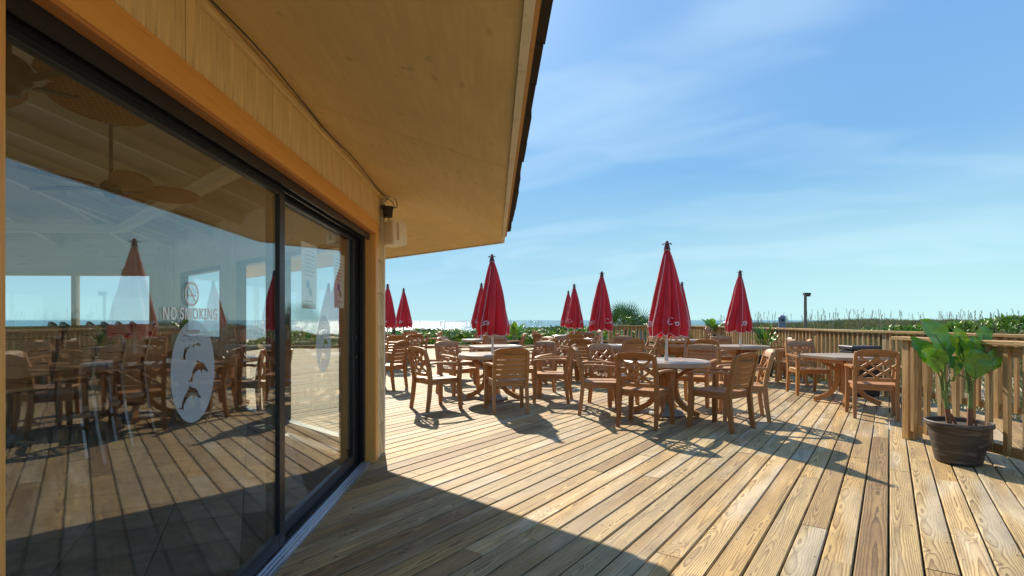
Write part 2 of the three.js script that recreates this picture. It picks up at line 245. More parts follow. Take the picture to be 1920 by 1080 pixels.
// a sheet with thickness: quad plus the same quad moved by v
const sheet = (p, v) => { const q = p.map(a => a.clone().add(v)); return [quad(...p), quad(...q), ...[0, 1, 2, 3].map(i => quad(p[i], p[(i + 1) % 4], q[(i + 1) % 4], q[i]))]; };
const SOFF0 = 2.45, EAVE = 2.08, OVER = 1.145, TOP = 2.03, DO = [1.17 + 1.08, 4.75 + 1.08];
{ // walls
  const wall = (k, openings, inner = PALE) => {
    const pieces = []; let s = 0;
    for (const [a, b, y0, y1] of openings) { if (a > s) pieces.push([s, a, -0.1, 2.75]); if (y0 > 0) pieces.push([a, b, -0.1, y0]); pieces.push([a, b, y1, 2.75]); s = b; }
    if (s < L8) pieces.push([s, L8, -0.1, 2.75]);
    mesh('wall', pieces.map(([a, b, y0, y1]) => slab(k, a + (a === 0 ? 0.045 : 0), b - (b === L8 ? 0.045 : 0), y0, y1, -0.14, -0.02)), inner, building);
    return openings;
  };
  const glaze = (k, openings) => openings.forEach(([a, b, y0, y1], i) => {
    const n = Math.max(1, Math.round((b - a) / 1.5)), w = mesh('window_frame', [slab(k, a, b, y0, y0 + 0.06, -0.13, -0.03), slab(k, a, b, y1 - 0.06, y1, -0.13, -0.03), ...Array.from({ length: n + 1 }, (_, j) => slab(k, clamp(a + (b - a) * j / n - 0.04, a, b - 0.08), clamp(a + (b - a) * j / n + 0.04, a + 0.08, b), y0 + 0.06, y1 - 0.06, -0.125, -0.035))], k === 1 ? BRONZE : TRIMCREAM, building);
    for (let j = 0; j < n; j++) mesh('pane', slab(k, a + (b - a) * j / n + 0.04, a + (b - a) * (j + 1) / n - 0.04, y0 + 0.06, y1 - 0.06, -0.083, -0.078), CLEARGLASS, w);
  });
  wall(0, [[DO[0], DO[1], 0, TOP]]);
  glaze(1, wall(1, [[0.5, 3.3, 0.02, 2.05], [3.9, 5.8, 0.95, 2.05]])); glaze(2, wall(2, [[0.4, 5.8, 1.0, 2.08]])); glaze(3, wall(3, [[0.4, 5.8, 0.06, 2.2]]));  // last of these is unseen, glazed to the floor to brighten the interior
  glaze(4, wall(4, [[0.4, 5.8, 0.06, 2.2]])); glaze(5, wall(5, [[0.4, 5.8, 0.06, 2.2]])); glaze(6, wall(6, [[0.4, 5.8, 0.06, 2.2]])); glaze(7, wall(7, [[0.4, 5.8, 0.06, 2.2]]));  // sides out of view: tall windows added to let more daylight into the room
  for (let k = 0; k < 8; k++) { const c = corners[k]; const g = new THREE.CylinderGeometry(0.09, 0.09, 2.85, 8); mesh('corner_post', at(g, c[0] - (c[0] - CC[0]) / Math.hypot(c[0] - CC[0], c[1] - CC[1]) * 0.1, 1.325, -(c[1] - (c[1] - CC[1]) / Math.hypot(c[0] - CC[0], c[1] - CC[1]) * 0.1)), PALE, building); }
  // vertical boards over the door
  const R = rng(5); let s = 0.05; while (s < L8 - 0.1) { const w = Math.min([0.30, 0.19, 0.12, 0.24][Math.floor(R() * 4)], L8 - 0.06 - s); mesh('siding_board', slab(0, s + 0.0018, s + w - 0.0018, TOP + 0.11, SOFF0 - 0.002, -0.02, -0.001 - R() * 0.002, 0.002), CREAM, building); s += w; }
  mesh('crown_strip', slab(0, 0.05, L8 - 0.03, SOFF0 - 0.05, SOFF0 - 0.012, -0.001, 0.022, 0.006), CREAM, building);
  // lap siding each side of the door
  for (const [a, b] of [[0.06, DO[0] - 0.10], [DO[1] + 0.092, L8 - 0.05]]) for (let y = 0.01; y < TOP + 0.1; y += 0.30) {
    const y1 = Math.min(y + 0.33, TOP + 0.105), p = [wp(0, a, y, 0.020 + R() * 0.006), wp(0, b, y, 0.022), wp(0, b, y1, -0.014), wp(0, a, y1, -0.014)];
    mesh('lap_board', sheet(p, V(-0.012, 0, 0)), CREAM, building);
  }
  mesh('corner_board', slab(0, L8 - 0.048, L8 + 0.012, 0, SOFF0 - 0.03, -0.06, 0.03, 0.004), TRIMCREAM, building);
  mesh('corner_board', slab(1, 0.018, 0.10, 0, SOFF0 - 0.03, -0.02, 0.022, 0.004), TRIMCREAM, building);
  // orange casing and reveals
  mesh('door_casing', [slab(0, DO[0] - 0.09, DO[1] + 0.09, TOP, TOP + 0.108, -0.02, 0.025, 0.003)], ORANGE, building);
  for (const [a, b] of [[DO[0] - 0.09, DO[0]], [DO[1], DO[1] + 0.09]]) mesh('door_casing', slab(0, a, b, 0.004, TOP - 0.002, -0.02, 0.025, 0.003), ORANGE, building);
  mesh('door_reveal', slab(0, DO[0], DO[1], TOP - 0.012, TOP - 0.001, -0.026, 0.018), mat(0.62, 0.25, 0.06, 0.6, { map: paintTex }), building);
  mesh('door_reveal', slab(0, DO[1] - 0.014, DO[1] - 0.001, 0.0, TOP - 0.014, -0.07, 0.018), ORANGE, building);
  mesh('door_reveal', slab(0, DO[0] + 0.001, DO[0] + 0.014, 0.0, TOP - 0.014, -0.07, 0.018), ORANGE, building);
  // interior head trim
  mesh('interior_trim', [slab(0, DO[0] - 0.1, DO[1] + 0.1, TOP - 0.03, TOP + 0.09, -0.165, -0.141), slab(0, 0.1, L8 - 0.1, TOP + 0.30, TOP + 0.36, -0.20, -0.141)], PALE, building);
}
{ // sliding door: frame, two panels
  const A = DO[0] + 0.014, B = DO[1] - 0.014, H = TOP - 0.012;
  const door = new THREE.Group(); door.name = 'sliding_door'; building.add(door);
  const head = [[-0.162, -0.140, 0.055], [-0.128, -0.116, 0.045], [-0.098, -0.088, 0.045], [-0.080, -0.066, 0.060]].map(([n0, n1, h]) => slab(0, A, B, H - h, H, n0, n1)); head.push(slab(0, A, B, H - 0.018, H - 0.001, -0.16, -0.03), slab(0, A, B, H - 0.045, H - 0.018, -0.052, -0.044), slab(0, A, B, H - 0.052, H, -0.040, -0.028));
  mesh('head_track', head, BLACKMETAL, door);
  mesh('jamb', [[-0.162, -0.142], [-0.126, -0.112], [-0.096, -0.084], [-0.078, -0.064]].map(([n0, n1], i) => slab(0, B - 0.05 - i * 0.004, B - 0.001, 0.03, H - 0.06, n0, n1)).concat([slab(0, B - 0.02, B - 0.002, 0.03, H - 0.06, -0.16, -0.07)]), BLACKMETAL, door);
  mesh('jamb', [slab(0, A, A + 0.05, 0.03, H - 0.06, -0.16, -0.07)], BLACKMETAL, door);
  mesh('sill_track', [slab(0, A, B, 0.001, 0.016, -0.085, -0.012), slab(0, A, B, 0.016, 0.026, -0.083, -0.074), slab(0, A, B, 0.016, 0.022, -0.058, -0.052), slab(0, A, B, 0.016, 0.020, -0.034, -0.028)], ALU, door);
  mesh('sill_track', [slab(0, A, B, 0.001, 0.020, -0.165, -0.086), slab(0, A, B, 0.02, 0.032, -0.152, -0.146), slab(0, A, B, 0.02, 0.032, -0.118, -0.112)], BLACKMETAL, door);
  const mid = 2.93 + 1.08;
  const panel = (a, b, n0, n1, wl, wr) => {
    const g = new THREE.Group(); g.name = 'door_panel'; door.add(g); const nm = (n0 + n1) / 2;
    return mesh('door_panel', [slab(0, a, a + wl, 0.034, H - 0.03, n0, n1, 0.004), slab(0, b - wr, b, 0.034, H - 0.03, n0, n1, 0.004), slab(0, a + wl, b - wr, 0.034, 0.115, n0, n1, 0.004), slab(0, a + wl, b - wr, H - 0.085, H - 0.03, n0, n1, 0.004)], BLACKMETAL, door), door.remove(g), mesh('pane', slab(0, a + wl - 0.004, b - wr + 0.004, 0.112, H - 0.082, nm - 0.003, nm + 0.003), GLASS, door);
  };
  panel(A + 0.03, mid + 0.045, -0.112, -0.080, 0.06, 0.075);
  panel(mid - 0.045, B - 0.05, -0.150, -0.118, 0.075, 0.14);
  mesh('door_stile', slab(0, B - 0.31, B - 0.20, 0.034, H - 0.03, -0.200, -0.168, 0.004), BRONZE, door);
  for (const y of [1.10, 0.93]) mesh('latch', slab(0, B - 0.18, B - 0.13, y, y + 0.03, -0.118, -0.100, 0.004), BLACK, door);
}
{ // soffit panels, fascia, shingle edge, roof, ceiling with rafters
  const LONG = 1.145;
  const ey = n => SOFF0 - (SOFF0 - 2.08) * n / LONG;
  for (let k = 0; k < 8; k++) {
    const OVER = k < 2 || k === 7 ? LONG : 0.35, EAVE = ey(OVER);  // unseen sides: overhang shortened so more sun and sky reach the interior
    const cuts = k === 0 ? [0, 1.54, 3.98, L8] : k === 1 ? [0, 2.44, 4.88, L8] : [0, L8];
    for (let i = 0; i + 1 < cuts.length; i++) {
      const g = 0.0025, a = cuts[i] + g, b = cuts[i + 1] - g, ea = i === 0 ? a - OVER * T8 : a, eb = i + 2 === cuts.length ? b + OVER * T8 : b;
      mesh('soffit_panel', sheet([wp(k, a, SOFF0, -0.01), wp(k, b, SOFF0, -0.01), wp(k, eb, ey(OVER), OVER), wp(k, ea, ey(OVER), OVER)], V(0, 0.012, 0)), SOFFIT, building);
    }
    const strip = (name, n0, n1, y0, y1, m) => { const A = L8 * 0 - n1 * T8, B = L8 + n1 * T8; mesh(name, sheet([wp(k, A + (n1 - n0) * T8 * 1, y0, n0), wp(k, B - (n1 - n0) * T8, y0, n0), wp(k, B, y0, n1), wp(k, A, y0, n1)], V(0, y1 - y0, 0)), m, building); };
    strip('fascia', OVER + 0.001, OVER + 0.030, EAVE - 0.012, EAVE + 0.125, TRIMCREAM);
    strip('drip_board', OVER + 0.031, OVER + 0.054, EAVE + 0.055, EAVE + 0.135, mat(0.50, 0.24, 0.06, 0.7, { map: paintTex }));
    { // dark shingle starter course with uneven tabs
      const R = rng(40 + k), list = [], n1 = OVER + 0.105; for (let s = -n1 * T8 + 0.002; s < L8 + n1 * T8 - 0.02;) { const w = Math.min(0.22 + R() * 0.16, L8 + n1 * T8 - s), o = R() * 0.014; const sc = q => clamp(q, -n1 * T8, L8 + n1 * T8); list.push(...sheet([wp(k, sc(s), EAVE + 0.145, OVER + 0.02), wp(k, sc(s + w - 0.006), EAVE + 0.145, OVER + 0.02), wp(k, sc(s + w - 0.006), EAVE + 0.118 - o * 0.3, n1 - 0.014 + o), wp(k, sc(s), EAVE + 0.118 - o * 0.3, n1 - 0.014 + o)], V(0, 0.05, 0))); s += w; }
      stuff(mesh('shingle_edge', list, SHINGLE, building));
    }
    const rise = 0.335, rh = n => EAVE + 0.19 + (OVER + 0.08 - n) * rise, ap = V(CC[0], rh(-INR), -CC[1]), no = OVER + 0.08;
    mesh('roof', (() => { const g = new THREE.BufferGeometry(), a = wp(k, -no * T8, rh(no), no), b = wp(k, L8 + no * T8, rh(no), no); g.setAttribute('position', new THREE.Float32BufferAttribute([a, b, ap].flatMap(q => [q.x, q.y, q.z]), 3)); g.setAttribute('uv', new THREE.Float32BufferAttribute([0, 0, 8, 0, 4, 8], 2)); g.computeVertexNormals(); return g; })(), SHINGLE, building);
    const cy = n => 2.62 - n * 0.30, cap = V(CC[0], cy(-INR), -CC[1]);
    mesh('ceiling', (() => { const g = new THREE.BufferGeometry(), a = wp(k, 0.05, cy(-0.1), -0.1), b = wp(k, L8 - 0.05, cy(-0.1), -0.1); g.setAttribute('position', new THREE.Float32BufferAttribute([a, b, cap].flatMap(q => [q.x, q.y, q.z]), 3)); g.setAttribute('uv', new THREE.Float32BufferAttribute([0, 0, 6, 0, 3, 7], 2)); g.computeVertexNormals(); return g; })(), SHEATH2, building);
    mesh('ceiling_edge', sheet([wp(k, 0.02, 2.45, -0.135), wp(k, L8 - 0.02, 2.45, -0.135), wp(k, L8 - 0.02, 2.72, -0.135), wp(k, 0.02, 2.72, -0.135)], V(0, 0.001, 0)), PALE, building);
    if ([0, 1, 2, 3, 7].includes(k)) {
      for (const s of [0.75, 1.95, 3.1, 4.25, 5.45]) { const reach = Math.min(INR - 0.6, Math.min(s, L8 - s) / T8 - 0.15); if (reach > 0.5) mesh('rafter', bar([wp(k, s, cy(-0.14) - 0.075, -0.14), wp(k, s, cy(-reach) - 0.075, -reach)], 0.07, 0.15, V(...wallFrame(k).t.slice(0, 1), 0, -wallFrame(k).t[1])), TRIMCREAM, building); }
      const ring = (n, y, w, h, name) => mesh(name, bar([wp(k, n * T8 + 0.02, y, -n), wp(k, L8 - n * T8 - 0.02, y, -n)], w, h, V(wallFrame(k).n[0], 0, -wallFrame(k).n[1])), TRIMCREAM, building);
      ring(0.95, cy(-0.95) - 0.21, 0.09, 0.13, 'ring_beam');
      mesh('hip_beam', bar([wp(k, 0.06, cy(-0.14) - 0.10, -0.14), V().lerpVectors(wp(k, 0, cy(0) - 0.10, 0), V(CC[0], cy(-INR) - 0.1, -CC[1]), 0.9)], 0.10, 0.18, V(-Math.cos(k * Math.PI / 4 - Math.PI / 8 + Math.PI / 2), 0, Math.sin(k * Math.PI / 4 - Math.PI / 8 + Math.PI / 2))), TRIMCREAM, building);
      for (let j = 1; j < 6; j++) { const n = 0.14 + j * 0.14; mesh('ceiling_batten', bar([wp(k, n * T8 + 0.05, cy(-n) - 0.006, -n), wp(k, L8 - n * T8 - 0.05, cy(-n) - 0.006, -n)], 0.012, 0.008, V(wallFrame(k).n[0], 0, -wallFrame(k).n[1])), TRIMCREAM, building); }
    }
  }
}
// interior floor of dark tiles
const inFloor = new THREE.Group(); inFloor.name = 'interior_floor'; scene.add(inFloor); structure(inFloor);
{
  const s = new THREE.Shape(); corners.forEach((c, k) => { const f = 1 - 0.12 / INR, x = CC[0] + (c[0] - CC[0]) * f, d = CC[1] + (c[1] - CC[1]) * f; k ? s.lineTo(x, d) : s.moveTo(x, d); });
  const g = new THREE.ShapeGeometry(s); g.rotateX(-Math.PI / 2); g.translate(0, -0.006, 0); mesh('grout', g, mat(0.06, 0.06, 0.06, 0.85), inFloor);
  const R = rng(77), tile = rbx(0.412, 0.014, 0.412, 0, 0, 0, 0.004), slate = byteTex(256, 256, (u, v) => { const n = 200 + 90 * (fbm(u * 5, v * 5, 5) - 0.5); return [n, n, n]; });
  const tm = [[0.30, 0.285, 0.27], [0.34, 0.32, 0.30], [0.26, 0.26, 0.262], [0.36, 0.33, 0.29]].map(c => mat(...c, 0.45, { map: slate }));
  const ca = Math.cos(0.42), sa = Math.sin(0.42), list = [];
  for (let i = -40; i < 40; i++) for (let j = -40; j < 40; j++) { const x = CC[0] + (i * ca - j * sa) * 0.42, d = CC[1] + (i * sa + j * ca) * 0.42; let ok = x < corners[0][0] - 0.43; for (let k = 1; k < 8 && ok; k++) { const f = wallFrame(k); if ((x - f.o[0]) * f.n[0] + (d - f.o[1]) * f.n[1] > -0.43) ok = false; } if (!ok) continue; list.push([x, d, Math.hypot(x, d)]); }
  list.sort((a, b) => a[2] - b[2]);
  const rest = [];
  list.forEach(([x, d], i) => { if (i < 290) { const q = mesh('tile', tile, tm[Math.floor(R() * 4)], inFloor); q.position.set(x, (R() - 0.5) * 0.002, -d); q.rotation.y = 0.42; q.name = i ? `tile_${String(i).padStart(3, '0')}` : 'tile'; } else { const g2 = tile.clone(); g2.rotateY(0.42); rest.push(at(g2, x, 0, -d)); } });
  stuff(mesh('far_tiles', rest, tm[1], inFloor));
}

// ------------------------------------------------------------------ armchairs
function chairProto(kind) {
  const o = new THREE.Group(); const m = kind === 'slat' ? RESIN : RESIN_B;
  const seatShape = new THREE.Shape(); seatShape.moveTo(-0.225, -0.235); seatShape.lineTo(0.225, -0.235); seatShape.lineTo(0.25, 0.19); seatShape.quadraticCurveTo(0.25, 0.245, 0.19, 0.252); seatShape.quadraticCurveTo(0, 0.265, -0.19, 0.252); seatShape.quadraticCurveTo(-0.25, 0.245, -0.25, 0.19); seatShape.closePath();
  const sg = new THREE.ExtrudeGeometry(seatShape, { depth: 0.024, bevelEnabled: true, bevelSize: 0.006, bevelThickness: 0.006, bevelSegments: 1, curveSegments: 5 }); sg.rotateX(Math.PI / 2); sg.translate(0, 0.437, 0); { const p = sg.attributes.position; for (let i = 0; i < p.count; i++) p.setZ(i, p.getZ(i)); }
  // the extrusion turned by +90 degrees about x puts shape y on world z
  mesh('seat', toCreasedNormals(sg, 0.5), m, o);
  mesh('apron', [rbx(0.44, 0.05, 0.022, 0, 0.388, 0.225), rbx(0.022, 0.05, 0.43, 0.228, 0.388, 0), rbx(0.022, 0.05, 0.43, -0.228, 0.388, 0), rbx(0.40, 0.05, 0.022, 0, 0.388, -0.222)], m, o);
  for (const s of [-1, 1]) {
    mesh('leg', bar([V(s * 0.268, 0, 0.232), V(s * 0.258, 0.22, 0.222), V(s * 0.252, 0.42, 0.215), V(s * 0.262, 0.55, 0.222), V(s * 0.268, 0.632, 0.218)], 0.048, 0.052, V(1, 0, 0), t => 0.86 + 0.26 * Math.sin(Math.PI * Math.min(1, t * 1.25))), m, o);
    mesh('leg', bar([V(s * 0.228, 0, -0.285), V(s * 0.226, 0.2, -0.256), V(s * 0.222, 0.42, -0.235), V(s * 0.226, 0.6, -0.262), V(s * 0.224, 0.76, -0.302), V(s * 0.218, 0.855, -0.33)], 0.042, 0.05, V(1, 0, 0), t => 0.9 + 0.2 * Math.sin(Math.PI * t)), m, o);
    mesh('armrest', bar([V(s * 0.236, 0.655, -0.275), V(s * 0.262, 0.668, -0.16), V(s * 0.274, 0.662, 0.02), V(s * 0.274, 0.652, 0.16), V(s * 0.268, 0.640, 0.245), V(s * 0.264, 0.618, 0.268)], 0.056, 0.026, V(1, 0, 0)), m, o);
  }
  const bp = (x, v, f = 0) => V(x, 0.46 + v * 0.972, -0.243 - v * 0.23 + 0.55 * x * x - 0.018 + f);
  const crest = new THREE.Shape(); crest.moveTo(-0.235, 0); crest.lineTo(0.235, 0); crest.lineTo(0.228, 0.048); crest.quadraticCurveTo(0.21, 0.075, 0.15, 0.085); crest.quadraticCurveTo(0, 0.105, -0.15, 0.085); crest.quadraticCurveTo(-0.21, 0.075, -0.228, 0.048); crest.closePath();
  { const g = new THREE.ExtrudeGeometry(crest, { depth: 0.024, bevelEnabled: true, bevelSize: 0.004, bevelThickness: 0.004, bevelSegments: 1, curveSegments: 8 }), p = g.attributes.position; for (let i = 0; i < p.count; i++) { const x = p.getX(i), q = bp(x, 0.345 + p.getY(i), p.getZ(i) - 0.012); p.setXYZ(i, q.x, q.y, q.z); } g.computeVertexNormals(); mesh('crest_rail', toCreasedNormals(g, 0.6), m, o); }
  const cross = (x0, v0, x1, v1, w, t, f = 0) => { const n = 5, pts = []; for (let i = 0; i < n; i++) pts.push(bp(x0 + (x1 - x0) * i / (n - 1), v0 + (v1 - v0) * i / (n - 1), f)); return bar(pts, t, w, V(0, -0.23, -0.972)); };
  mesh('back_rail', cross(-0.21, 0.045, 0.21, 0.045, 0.045, 0.022), m, o);
  if (kind === 'slat') for (let i = 0; i < 4; i++) mesh('slat', cross(-0.212, 0.108 + i * 0.068, 0.212, 0.108 + i * 0.068, 0.0625, 0.016), m, o);
  else {
    const X = 0.205, v0 = 0.066, v1 = 0.348, vm = (v0 + v1) / 2, sl = (v1 - v0) / (2 * X) * 1.12;
    for (const s of [-1, 1]) for (const c of [-0.125, 0.0, 0.125].map(q => q + s * 0.0)) {
      const pts = []; for (let i = 0; i <= 40; i++) { const x = -X + 2 * X * i / 40, v = vm + s * sl * x + c; if (v >= v0 && v <= v1) pts.push([x, v]); }
      if (pts.length > 4) mesh('lattice_bar', cross(pts[0][0], pts[0][1], pts[pts.length - 1][0], pts[pts.length - 1][1], 0.027, 0.016, s * 0.003), m, o);
    }
  }
  return o;
}
const fade = byteTex(256, 256, (u, v) => { const n = 214 + 60 * (fbm(u * 3 + 20, v * 40, 4) - 0.5) + 60 * (fbm(u * 5 + 3, v * 5, 4) - 0.5); return [n, n + 2, n + 5]; });
const TONES = [[0.62, 0.27, 0.078], [0.54, 0.225, 0.062], [0.64, 0.295, 0.098], [0.57, 0.255, 0.085], [0.50, 0.20, 0.055]].map((c, i) => mat(...c, 0.38 + i * 0.05, { map: fade }));
const protos = { slat: chairProto('slat'), lattice: chairProto('lattice') };
const GROUPC = 'brown armchairs around the deck tables';
function chair(kind, X, Z, tx, tz, label, skew = 0, tip = 0, group = GROUPC) {
  const c = protos[kind].clone(); c.name = numbered('armchair'); const [x, z] = cw(X, Z), [px, pz] = cw(tx, tz), a = Math.atan2(px - x, pz - z) + skew * Math.PI / 180;
  c.position.set(x, 0.001, z); c.rotation.order = 'YXZ'; c.rotation.y = a;
  if (tip) { c.rotation.x = tip; const fz = 0.255; c.position.x += Math.sin(a) * (fz - fz * Math.cos(tip)); c.position.z += Math.cos(a) * (fz - fz * Math.cos(tip)); c.position.y += fz * Math.sin(tip) + 0.003; }
  const tone = TONES[Math.floor(hash(Math.round(X * 50), Math.round(Z * 50)) * TONES.length)]; c.traverse(q => { if (q.isMesh) q.material = tone; });
  scene.add(c); return tag(c, label, 'chair', group);
}

// ------------------------------------------------------------------ tables, umbrellas
function tableProto(square) {
  const o = new THREE.Group();
  if (square) { const s = new THREE.Shape(), a = 0.50, b = 0.36; [[-b, -a], [b, -a], [a, -b], [a, b], [b, a], [-b, a], [-a, b], [-a, -b]].forEach((p, i) => i ? s.lineTo(...p) : s.moveTo(...p)); s.closePath(); const g = new THREE.ExtrudeGeometry(s, { depth: 0.03, bevelEnabled: true, bevelSize: 0.008, bevelThickness: 0.008, bevelSegments: 2 }); g.rotateX(-Math.PI / 2); g.translate(0, 0.69, 0); mesh('table_top', g, RESIN_TOP, o); mesh('apron', [rbx(0.78, 0.05, 0.02, 0, 0.655, 0.42), rbx(0.78, 0.05, 0.02, 0, 0.655, -0.42), rbx(0.02, 0.05, 0.78, 0.42, 0.655, 0), rbx(0.02, 0.05, 0.78, -0.42, 0.655, 0)], RESIN, o); }
  else { const pts = [[0, 0.722], [0.50, 0.722], [0.505, 0.725], [0.545, 0.725], [0.56, 0.716], [0.562, 0.668], [0.552, 0.660], [0.54, 0.662], [0.538, 0.69], [0, 0.692]].map(p => new THREE.Vector2(...p)); mesh('table_top', toCreasedNormals(new THREE.LatheGeometry(pts, 56), 0.5), RESIN_TOP, o); }
  mesh('column', [rbx(0.15, 0.52, 0.15, 0, 0.42, 0, 0.015), rbx(0.62, 0.05, 0.06, 0, 0.662, 0), rbx(0.06, 0.05, 0.62, 0, 0.662, 0)], RESIN, o);
  for (let k = 0; k < 4; k++) { const a = Math.PI / 4 + k * Math.PI / 2, p = (r, y) => V(Math.cos(a) * r, y, Math.sin(a) * r), sd = V(-Math.sin(a), 0, Math.cos(a)); mesh('leg', bar([p(0.09, 0.66), p(0.12, 0.5), p(0.12, 0.34), p(0.15, 0.22), p(0.24, 0.12), p(0.36, 0.055), p(0.43, 0.035)], 0.07, 0.075, sd, t => 1.05 - 0.15 * t), RESIN, o); mesh('brace', bar([p(0.12, 0.50), p(0.28, 0.60), p(0.40, 0.665)], 0.05, 0.05, sd), RESIN_B, o); }
  return o;
}
const tables = { round: tableProto(false), square: tableProto(true) };
function table(kind, X, Z, label, turn = 0.3) { const t = tables[kind].clone(); t.name = numbered('patio_table'); const [x, z] = cw(X, Z); t.position.set(x, 0.001, z); t.rotation.y = turn; scene.add(t); return tag(t, label, 'table', 'brown pedestal tables on the deck'); }
function umbrellaProto(seed) {
  const o = new THREE.Group(), R = rng(seed), y0 = 1.03, y1 = 2.20, ph = R() * 6;
  const lob = 8, wob = Array.from({ length: lob }, () => 0.72 + R() * 0.5), low = Array.from({ length: lob }, () => (R() - 0.5) * 0.09), sag = R() * 40;
  const wrap = (a, arr) => { const q = ((a / (2 * Math.PI) * lob) % lob + lob) % lob, i = Math.floor(q), f = q - i; return arr[i] * (1 - f) + arr[(i + 1) % lob] * f; };
  const rad = (a, t) => { // t 0 at hem, 1 at top
    const R0 = t < 0.12 ? 0.262 + 0.02 * (t / 0.12) : 0.282 * Math.pow(1 - (t - 0.12) / 0.88, 0.86) + 0.030 * (t - 0.12) / 0.88;
    const sw = a + 0.45 * t + 0.25 * Math.sin(2 * a + ph), f = Math.abs(Math.sin(sw * lob / 2)), deep = 0.46 * (1 - 0.4 * t);
    return R0 * (1 - deep + deep * Math.pow(f, 0.7) * wrap(sw, wob)) * (1 + 0.07 * Math.sin(a * 1 + ph) + 0.16 * (fbm(Math.cos(a) * 2 + sag, Math.sin(a) * 2 + t * 3, 3) - 0.5));
  };
  const sur = (a, t, e = 0) => { const sw = a + 0.45 * t + 0.25 * Math.sin(2 * a + ph), hem = t < 0.25 ? (1 - t / 0.25) * (0.05 * (1 - Math.abs(Math.sin(sw * lob / 2))) + wrap(sw, low)) : 0, r = rad(a, t) + e; return V(Math.cos(a) * r, y0 + (y1 - y0) * t + hem, Math.sin(a) * r); };
  const NA = 144, NT = 22, pos = [], idx = [], uv = [];
  for (let j = 0; j <= NT; j++) for (let i = 0; i <= NA; i++) { const p = sur(i / NA * 2 * Math.PI, j / NT); pos.push(p.x, p.y, p.z); uv.push(i / NA, j / NT); }
  for (let j = 0; j < NT; j++) for (let i = 0; i < NA; i++) { const a = j * (NA + 1) + i; idx.push(a, a + NA + 1, a + 1, a + 1, a + NA + 1, a + NA + 2); }
  const g = new THREE.BufferGeometry(); g.setAttribute('position', new THREE.Float32BufferAttribute(pos, 3)); g.setAttribute('uv', new THREE.Float32BufferAttribute(uv, 2)); g.setIndex(idx); g.computeVertexNormals();
  const canopy = mesh('canopy', g, RED, o);
  const hem = []; for (let i = 0; i <= 96; i++) hem.push(sur(i / 96 * 2 * Math.PI, 0, 0.002)); mesh('hem', tube(hem, 0.0045, 160, 5), WHITE_TRIM, canopy);
  for (let k = 0; k < 3; k++) { const a = k * 2.2 + 0.5, pts = []; for (let i = 0; i <= 16; i++) pts.push(sur(a - 0.45 * i / 16 * 0.9, i / 16 * 0.93, 0.002)); mesh('piping', tube(pts, 0.003, 48, 5), WHITE_TRIM, canopy); }
  // white printed script fragments on the folded panels
  const script = (a0, t0, strokes, k) => strokes.forEach(st => { const pts = st.map(([x, y]) => { const t = t0 + y * k / (y1 - y0), r = 0.25; return sur(a0 - x * k / r, t, 0.004); }); mesh('printed_mark', tube(pts, 0.0055, 32, 5), mat(0.74, 0.68, 0.68, 0.8), canopy); });
  const C = [[0.5, 0.85], [0.2, 1], [-0.15, 0.7], [-0.2, 0.2], [0.05, -0.1], [0.4, 0.05]], loop = [[-0.3, 0.3], [0, 0.55], [0.25, 0.4], [0.15, 0.05], [-0.15, 0.1], [-0.1, 0.4], [0.3, 0.6]], tail = [[-0.6, -0.25], [-0.2, -0.05], [0.2, -0.2], [0.55, -0.05]];
  for (let k = 0; k < 4; k++) script(0.9 + k * Math.PI / 2, 0.13, k % 2 ? [loop, tail, loop.map(([x, y]) => [x * 0.8 + 0.55, y * 0.9])] : [C, loop.map(([x, y]) => [x * 0.7 + 0.75, y * 0.8])], 0.10);
  mesh('tie_band', new THREE.TorusGeometry(0.041, 0.005, 5, 20).rotateX(Math.PI / 2).translate(0, 2.185, 0), WHITE_TRIM, o);
  const fin = [at(new THREE.CylinderGeometry(0.022, 0.046, 0.10, 12), 0, 2.235, 0), at(new THREE.SphereGeometry(0.022, 10, 8), 0, 2.29, 0)]; for (let k = 0; k < 6; k++) { const a = k * Math.PI / 3; fin.push(bar([V(Math.cos(a) * 0.01, 2.262, Math.sin(a) * 0.01), V(Math.cos(a) * 0.05, 2.275, Math.sin(a) * 0.05), V(Math.cos(a) * 0.068, 2.262, Math.sin(a) * 0.068)], 0.014, 0.006, V(-Math.sin(a), 0, Math.cos(a)))); }
  mesh('finial', fin, DARKCAP, o);
  mesh('pole', [at(new THREE.CylinderGeometry(0.019, 0.019, 2.1, 14), 0, 1.15, 0), at(new THREE.CylinderGeometry(0.026, 0.026, 0.06, 12), 0, 0.75, 0)], POLE, o);
  mesh('base', new THREE.LatheGeometry([[0, 0.0], [0.23, 0.0], [0.235, 0.02], [0.22, 0.05], [0.12, 0.075], [0.05, 0.085], [0.035, 0.19], [0, 0.19]].map(p => new THREE.Vector2(...p)), 32), STONE, o);
  return o;
}
const umbs = [3, 8, 21, 34, 55].map(umbrellaProto);
function umbrella(X, Z, label, turn, v) { const u = umbs[v % 5].clone(); u.name = numbered('closed_umbrella'); const [x, z] = cw(X, Z); u.position.set(x, 0.001, z); u.rotation.set((hash(v, 3) - 0.5) * 0.025, turn, (hash(v, 8) - 0.5) * 0.025); scene.add(u); return tag(u, label, 'umbrella', 'closed red umbrellas on the deck'); }

